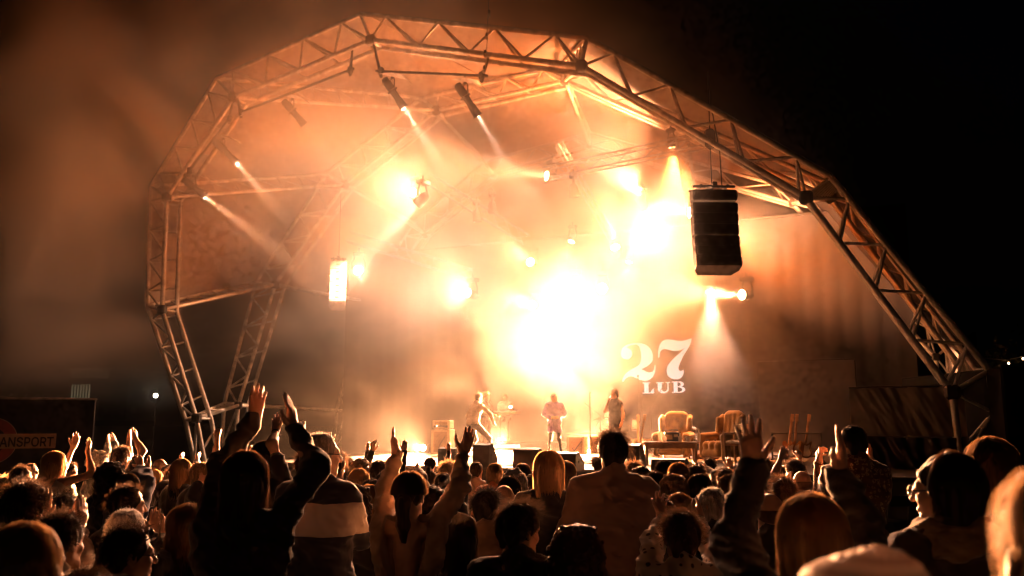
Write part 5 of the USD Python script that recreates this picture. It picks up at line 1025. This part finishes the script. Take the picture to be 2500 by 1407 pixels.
# nearest
aud('blurred blonde head filling the bottom left corner', 72, 1297, 2.5, 8, sit=True, hair='bob', L=.2, hc='blond', top='black', s=.98)
aud('blurred fair-haired head cut off by the right edge', 2592, 1165, 1.45, -12, hair='wavy', L=.42, hc='sandy', top='tan', legs='none', trousers='char')
aud('head in a pale slouchy knitted hat, blurred at bottom right', 2092, 1402, 1.5, 0, sit=True, hair='none', top='rose', extras=('beanie',), s=.95)
aud('light-haired woman raising both black-sleeved arms, smart watch on her left wrist', 1977, 1226, 2.6, -3, hair='long', L=.26, hc='blond', top='black', puff=1.22,
    arms=(up((1790, 1330), (1838, 1140), (1822, 1003), n=AWAY, spread=1.5, curl=.03, thumb=1.05, sg=(1, -1, 1)), up((2098, 1290), (2050, 1158), (2058, 1012), n=(-.9, .45, 0), spread=.3, curl=.06, thumb=1.0)), extras=('watch_l', 'bracelet_l'))
aud('woman with dark bobbed hair, spectacles and tan scarf, looking left', 2304, 1121, 3.2, -12, turn=-40, tilt=-3, hair='bob', L=.09, hc='dark', top='brown', extras=('glasses', 'scarf'), s=None)
aud('woman with long light-brown hair by the right leg of the canopy', 2412, 1083, 4.0, -8, hair='long', L=.36, hc='lightbrown', top='black')
aud('long-haired woman in dark sleeves clapping high above her head, left of centre', 604, 1115, 4.0, 4, hair='long', L=.40, hc='brown', top='char', width=1.05,
    arms=(up((546, 1128), (622, 1022), (634, 936), n=(.5, -.75, .1), spread=.9, curl=.14, thumb=.35, sg=(1, 1, 1)), up((772, 1142), (716, 1046), (704, 945), n=(-.85, .1, 0), spread=.25, curl=.05, thumb=.95)), extras=('sidecord',))
aud('grey-haired man in spectacles and navy rugby shirt with a white band', 785, 1061, 5.1, 10, turn=35, hair='crop', hc='grey', top='rugby', skin=0, build=1.15, arms=('down', up((880, 1312), (866, 1268), (869, 1214), n=LFT, spread=.4, curl=.1, up=False)), extras=('glasses',))
aud('woman with ponytail and scoop-backed beige top raising both arms', 1001, 1164, 4.8, 3, hair='tail', hc='brown', top='beige', neckline=.13, collar=False, width=.95,
    arms=(up((942, 1196), (968, 1110), (951, 1040), n=(.9, .1, 0), spread=.2, curl=.1, thumb=.3), up((1122, 1188), (1130, 1108), (1159, 1032), n=(-.5, .8, 0), spread=.7, curl=.08, thumb=1.0)), extras=('bracelet_r', 'bracelet_l', 'sidecord'))
aud('man in fine-striped shirt standing at centre, seen from behind', 1495, 1059, 5.7, -4, hair='short', hc='dark', top='pin', build=1.12, width=1.1, arms=('waist', 'waist'), trousers='denim')
aud('woman with blonde bob and black top standing left of the man in the shirt', 1340, 1110, 6.0, -2, hair='bob', L=.17, hc='blond', top='black', arms=('clap', 'clap'))
aud('man in orange patterned shirt clapping at the right', 2080, 1041, 6.8, -8, hair='crop', hc='black', top='floral', build=1.1, width=1.05, trousers='black',
    arms=(up((2010, 1222), (2000, 1132), (1998, 1087), n=(.8, -.3, .2), curl=.6, spread=.5, sg=(1, 1, 1), up=False), up((2150, 1190), (2123, 1124), (2122, 1080), n=(-.9, 0, 0), curl=.25, spread=.3, up=False)))
aud('dark-haired man in dark jacket near bottom centre, face turned right', 1270, 1239, 4.3, 5, sit=True, turn=38, nod=8, hair='messy', hc='dark', top='black', build=1.1, width=1.05)
aud('curly auburn head at the bottom edge, lit from behind', 1407, 1297, 4.2, 0, sit=True, hair='curly', L=.10, hc='brown', top='black')
aud('person in dark vest and dotted sleeves raising both hands, bottom right of centre', 1662, 1254, 4.3, -2, sit=True, hair='short', hc='brown', top='dots', arms=(up((1592, 1330), (1618, 1268), (1608, 1204), n=(.4, -.9, 0), spread=.9, curl=.15), up((1742, 1350), (1702, 1272), (1714, 1220), n=(-.7, .5, 0), spread=.3, curl=.12)), extras=('watch_l',))
aud('man with short grey hair in profile beside the big raised hand', 1739, 1194, 5.3, -6, sit=True, turn=22, hair='crop', hc='grey', top='black', build=1.1)
aud('bald man right of the big raised hand', 1878, 1205, 5.3, -6, sit=True, hair='balding', hc='dark', top='char')
aud('man with sunglasses pushed up, spectacles and striped light shirt, lower left', 317, 1294, 3.9, 6, sit=True, turn=36, hair='short', hc='dark', top='stripe', extras=('glasses', 'head_glasses'))
aud('man with short white hair, clapping, behind the one with sunglasses', 311, 1247, 4.5, 4, sit=True, hair='crop', hc='white', top='black', arms=(up((330, 1380), (380, 1312), (381, 1240), n=(.5, -.6, 0), spread=.6, curl=.2), up((405, 1372), (398, 1316), (403, 1256), n=(-.7, -.5, 0), spread=.5, curl=.2)))
aud('woman with long wavy fair-brown hair right of the clapping pair of hands', 470, 1241, 4.8, 3, sit=True, hair='wavy', L=.34, hc='lightbrown', top='black', turn=10)
aud('dark-haired man with visible ear looking right, left of centre', 313, 1193, 5.6, 8, sit=True, turn=30, hair='short', hc='dark', top='black')
aud('dark figure at lower left raising one broad hand with a ring', 68, 1189, 4.3, 6, sit=True, hair='messy', hc='dark', top='black', s=1.05, arms=('lap', up((86, 1372), (98, 1284), (118, 1182), n=(-.2, -.95, 0), spread=.55, curl=.06, thumb=.8, sg=(1, -1, 1))))
aud('spectator in light sleeves clapping with a black watch, lower left', 150, 1262, 3.9, 6, sit=True, hair='short', hc='dark', top='cream', s=1.0, arms=(up((150, 1400), (180, 1296), (203, 1194), n=(.8, -.4, 0), spread=.2, curl=.08, thumb=.6), up((215, 1400), (190, 1300), (212, 1200), n=(-.8, .2, 0), spread=.2, curl=.08, thumb=.5)), extras=('watch_l',))
aud('spectator hidden below the frame, clapping hands in the bottom left', 215, 1404, 3.5, 6, sit=True, hair='short', hc='brown', top='tan', s=.95, arms=(up((150, 1440), (176, 1408), (176, 1356), n=(.8, -.5, 0), spread=.8, curl=.25), up((250, 1440), (236, 1404), (256, 1334), n=(-.6, -.6, 0), spread=.7, curl=.15)))
aud('curly dark-haired person near the left, hair falling to the shoulders', 274, 1137, 7.2, 8, hair='curly', L=.2, hc='dark', top='black', s=None)
aud('wavy-haired woman in a strappy dress with both bare arms raised, far left', 139, 1108, 8.6, 12, hair='wavy', L=.26, hc='blond', top='cream', sleeve='none', neckline=.12, collar=False, width=.92,
    arms=(up((152, 1146), (180, 1092), (190, 1057), n=(.3, -.9, 0), spread=.8, curl=.2), up((226, 1158), (214, 1106), (219, 1069), n=(-.5, -.8, 0), spread=.5, curl=.1)))
aud('person with black top, clasped hands high over the head, left', 299, 1095, 9.2, 10, hair='short', hc='dark', top='black', sleeve='short', arms=(up((314, 1112), (314, 1075), (318, 1048), n=RGT, spread=.6, curl=.2), up((348, 1102), (328, 1068), (335, 1047), n=LFT, spread=.8, curl=.3)))
aud('grey curly-haired person clapping overhead beside the clasped hands', 243, 1106, 10.2, 10, hair='curly', L=.02, hc='grey', top='black', arms=(up((258, 1120), (263, 1086), (264, 1062), n=RGT, spread=.8, curl=.1), up((290, 1118), (279, 1082), (279, 1056), n=LFT, spread=.3, curl=.1)))
aud('brown-haired person with raised hands in grey sleeves, left', 316, 1163, 7.0, 8, hair='long', L=.3, hc='brown', top='blue', arms=(up((330, 1165), (344, 1140), (338, 1112), n=TOW, spread=.8, curl=.2), up((362, 1180), (361, 1150), (365, 1115), n=(-.6, -.7, 0), spread=.9, curl=.1)))
aud('straight-haired blonde woman left of the bald-looking head', 447, 1126, 8.4, 8, hair='long', L=.28, hc='sandy', top='black')
aud('person with hair combed tight and face turned right, in black', 492, 1131, 8.0, 10, turn=35, hair='crop', hc='sandy', top='black')
aud('person with one bare arm and fist straight up, left of the long-haired woman', 508, 1150, 8.8, 8, hair='short', hc='dark', top='brown', sleeve='short', arms=('lap', up((526, 1118), (531, 1062), (534, 1038), n=AWAY, curl=1.0, spread=.3)))
aud('small dark-haired woman behind the clapping long-haired woman, watch on raised wrist', 651, 1086, 6.6, 5, hair='long', L=.2, hc='dark', top='black', sleeve='short', arms=('clap', up((664, 1085), (673, 1056), (677, 1011), n=(-.2, -.9, 0), spread=.7, curl=.1)), extras=('watch_r',))
aud('person in spectacles with short dark hair in profile at far left', 54, 1144, 9.6, 14, turn=48, hair='short', hc='dark', top='cream', extras=('glasses',), sit=True)
aud('dark curly head beside clapping hands right of the rugby shirt', 866, 1193, 6.1, 5, sit=True, hair='curly', L=.03, hc='dark', top='black', arms=('clap', 'face'))
aud('dark-haired man in a pale collarless top at lower centre', 1190, 1200, 5.9, 2, sit=True, turn=10, hair='short', hc='black', top='brown', arms=(up((1150, 1345), (1166, 1310), (1168, 1272), n=RGT, spread=.4, curl=.15, up=False), 'clap'))
aud('long dark-haired woman right of the ponytailed woman, lower centre', 1122, 1265, 5.0, 2, sit=True, hair='long', L=.26, hc='dark', top='black')
aud('bald man in dark top facing slightly right, left of the blonde bob', 1232, 1185, 7.6, 2, sit=True, turn=28, hair='balding', hc='brown', top='black')
aud('person with wide curly greying hair left of the blonde bob', 1256, 1153, 8.4, 0, sit=True, hair='curly', L=.12, hc='grey', top='char')
aud('long-haired fair woman just right of the blonde bob', 1378, 1132, 8.2, 0, sit=True, hair='wavy', L=.26, hc='sandy', top='brown')
aud('man in checked shirt with short dark hair near the stage', 1163, 1129, 11.5, 2, sit=True, hair='crop', hc='dark', top='check')
aud('orange-topped person with light hair beside the checked shirt', 1208, 1137, 11.0, 2, sit=True, hair='bob', L=.08, hc='sandy', top='orange')
aud('person with bare arm raised and hand spread, right of the big hand', 1880, 1163, 9.0, -8, sit=True, hair='short', hc='dark', top='cream', sleeve='short', arms=('lap', up((1890, 1160), (1907, 1117), (1916, 1091), n=TOW, spread=1.3, curl=.1)))
aud('person in headband raising one bare arm with a fist', 1939, 1126, 9.4, -8, sit=True, hair='short', hc='dark', top='cream', sleeve='short', arms=('lap', up((1960, 1172), (1951, 1115), (1950, 1094), n=AWAY, curl=1.0, spread=.3)), extras=('cap',))
aud('bald person with hand raised beside the bare raised fist', 1957, 1150, 8.2, -8, sit=True, hair='balding', hc='dark', top='brown', sleeve='none', arms=(up((1930, 1215), (1926, 1180), (1922, 1150), n=RGT, spread=.3, curl=.3), 'lap'))
aud('brown-haired woman with long hair left of the big raised hand', 1782, 1166, 7.4, -6, sit=True, hair='long', L=.25, hc='brown', top='black')
aud('spectator holding up a splayed small hand below the wooden chair', 1770, 1148, 9.6, -6, sit=True, hair='short', hc='dark', top='black', sleeve='short', arms=('lap', up((1786, 1165), (1784, 1142), (1780, 1112), n=AWAY, spread=1.4, curl=.05)))
aud('spectator stretching an arm sideways under the low table', 1699, 1139, 9.8, -4, sit=True, hair='messy', hc='dark', top='black', arms=('lap', up((1750, 1163), (1725, 1146), (1708, 1140), n=TOW, spread=1.2, curl=.1)))
aud('fair frizzy head below the low wooden table', 1644, 1166, 7.2, -4, sit=True, hair='curly', L=.05, hc='sandy', top='black')
aud('smooth light-brown head right below the frizzy one', 1659, 1214, 6.2, -4, sit=True, hair='bob', L=.06, hc='lightbrown', top='black')
aud('smooth dark head left of the frizzy one', 1600, 1160, 7.4, -4, sit=True, hair='bob', L=.08, hc='dark', top='black')
aud('rounded dark head directly under the mug on the table', 1706, 1166, 7.2, -4, sit=True, hair='bob', L=.05, hc='dark', top='char')
aud('head with thick curls by the shoulder of the man in the shirt', 1610, 1230, 5.8, -4, sit=True, hair='curly', L=.06, hc='brown', top='char')
aud('short-haired red-lit head behind the bald man at right', 1910, 1171, 7.6, -8, sit=True, hair='messy', hc='brown', top='black')
aud('person in dark cap near the left leg of the canopy', 408, 1176, 8.6, 10, sit=True, hair='crop', hc='dark', top='black', extras=('cap',))
aud('bald man looking right just left of the canopy leg', 391, 1121, 13.0, 14, sit=True, turn=20, hair='balding', hc='grey', top='black')
aud('long pale-haired person below the bald man at left', 382, 1152, 11.5, 12, sit=True, hair='long', L=.22, hc='blond', top='black')
aud('person in a flat dark cap right of the bald man at left', 414, 1137, 12.0, 12, sit=True, hair='crop', hc='grey', top='char', extras=('cap',))
aud('light-brown long head right of the rugby shirt', 905, 1193, 6.3, 4, sit=True, hair='long', L=.26, hc='lightbrown', top='black')
aud('round black head right of the rugby shirt', 908, 1172, 7.6, 4, sit=True, hair='crop', hc='black', top='black')
aud('blond bobbed head beyond the rugby shirt', 878, 1151, 8.6, 5, sit=True, hair='bob', L=.1, hc='blond', top='black')
aud('curly-topped man in pale shirt facing right beyond the rugby shirt', 883, 1126, 11.0, 6, sit=True, turn=60, hair='curly', L=.0, hc='sandy', top='cream')
aud('spectator raising both arms before the stage, left of the ponytailed woman', 925, 1128, 11.0, 5, sit=True, hair='short', hc='dark', top='black', arms=('up', 'up'))
aud('dark round head by the raised wrist of the ponytailed woman', 1083, 1157, 8.4, 2, sit=True, hair='crop', hc='dark', top='black')
aud('fair fluffy head just left of the raised right arm', 1094, 1131, 10.5, 2, sit=True, hair='messy', hc='sandy', top='black')
aud('curly dark head touching the beige sleeve', 1057, 1200, 6.8, 2, sit=True, hair='curly', L=.05, hc='dark', top='black')
aud('dark rounded head behind the beige right sleeve', 1096, 1184, 7.4, 2, sit=True, hair='short', hc='dark', top='black')
aud('dark wavy head with a hand raised, below the keyboard riser', 1276, 1137, 10.6, 0, sit=True, hair='tail', hc='brown', top='black', arms=('lap', 'face'))
aud('dark shiny head behind the bald man at lower centre', 1244, 1171, 7.9, 0, sit=True, hair='bob', L=.1, hc='dark', top='black')
aud('curly head right beside the shoulder of the man in the shirt', 1562, 1148, 8.2, -3, sit=True, hair='curly', L=.0, hc='brown', top='black')
aud('fair head right of the shirt collar', 1547, 1131, 10.8, -3, sit=True, hair='messy', hc='lightbrown', top='black')
aud('smooth black head below the armchair', 1622, 1131, 9.6, -4, sit=True, hair='bob', L=.1, hc='black', top='black')
aud('light-brown rounded head below the table leg', 1655, 1137, 8.6, -4, sit=True, hair='bob', L=.06, hc='lightbrown', top='black')
aud('pale-topped head between the big hand and the guitars', 1863, 1122, 10.8, -7, sit=True, hair='short', hc='dark', top='cream')
aud('small lit head at the extreme left edge', 8, 1169, 9.6, 14, sit=True, hair='messy', hc='sandy', top='black')
aud('ruddy small head above the spectacled man at far left', 76, 1133, 13.5, 16, sit=True, turn=30, hair='crop', hc='brown', top='black')
aud('small face between the two raised bare arms at left', 172, 1133, 13.0, 14, sit=True, turn=50, hair='short', hc='dark', top='cream')
aud('fair head cut by the left edge below the others', 2, 1245, 6.8, 12, sit=True, hair='messy', hc='sandy', top='black')
aud('dark spectator seated behind the broad ringed hand', 150, 1212, 5.6, 8, sit=True, hair='short', hc='black', top='black')
aud('small head behind the rugby shirt, one hand pointing straight up', 752, 1104, 7.4, 5, sit=True, hair='short', hc='dark', top='black', arms=('lap', up((744, 1088), (738, 1054), (735, 1022), n=AWAY, spread=.3, curl=.1)))
aud('small head right behind the grey-haired man, fingertips raised over his head', 818, 1112, 7.8, 5, sit=True, hair='messy', hc='brown', top='black', arms=(up((806, 1112), (803, 1082), (798, 1052), n=AWAY, spread=.3, curl=.1), 'lap'))
aud('dark-topped person with one small hand up, left of the straight-haired blonde', 428, 1146, 9.4, 10, sit=True, hair='short', hc='brown', top='black', arms=('lap', up((441, 1150), (441, 1128), (443, 1104), n=RGT, spread=.4, curl=.15)))
aud('person with one small hand up, right of the straight-haired blonde', 474, 1150, 9.4, 10, sit=True, hair='messy', hc='dark', top='char', arms=('lap', up((482, 1150), (481, 1128), (482, 1104), n=RGT, spread=.4, curl=.2)))
aud('person clapping overhead just left of the ponytailed woman', 1010, 1150, 9.6, 3, sit=True, hair='short', hc='dark', top='black', arms=(up((1010, 1165), (1014, 1152), (1018, 1133), n=RGT, spread=.2, curl=.1), up((1030, 1165), (1024, 1152), (1022, 1133), n=LFT, spread=.2, curl=.1)))
aud('person with one arm up between the patterned shirt and the stage', 1905, 1140, 11.6, -8, sit=True, hair='short', hc='dark', top='char', arms=('lap', 'up'))
# the small heads of the front rows that nothing tells apart
rg = np.random.default_rng(11); k = 0
for row, (d, y0) in enumerate([(14.6, 1124), (13.4, 1130), (12.3, 1137), (11.2, 1143), (10.0, 1152), (9.0, 1163)]):
    for px in np.arange(430 + 17 * row, 2010, 52 + row * 7):
        x = px + rg.uniform(-12, 12); y = y0 + rg.uniform(-5, 5); hs = rg.choice(['short', 'bob', 'crop', 'messy', 'curly', 'long', 'tail'], p=[.2, .2, .14, .16, .1, .14, .06])
        if any(abs(x - l[0]) < 24 and abs(y - l[1]) < 26 for l in SEEN): continue
        if rg.uniform() < (.30 if row < 2 else .42): continue
        aud('seated spectator seen from behind, a small dark head in the rows below the stage', x, y, d + rg.uniform(-.3, .3), rg.uniform(-10, 10), sit=True, turn=rg.uniform(-30, 30), hair=hs, L=rg.uniform(.05, .22), hc=rg.choice(['dark', 'brown', 'lightbrown', 'black', 'sandy', 'grey']), top=rg.choice(['black', 'char', 'navy', 'brown']), skin=int(rg.integers(0, 2)), arms=('lap', 'up') if rg.uniform() < .16 else ('lap', 'clap') if rg.uniform() < .3 else ('lap', 'lap'), group='small heads in the front rows', name='spectator'); k += 1
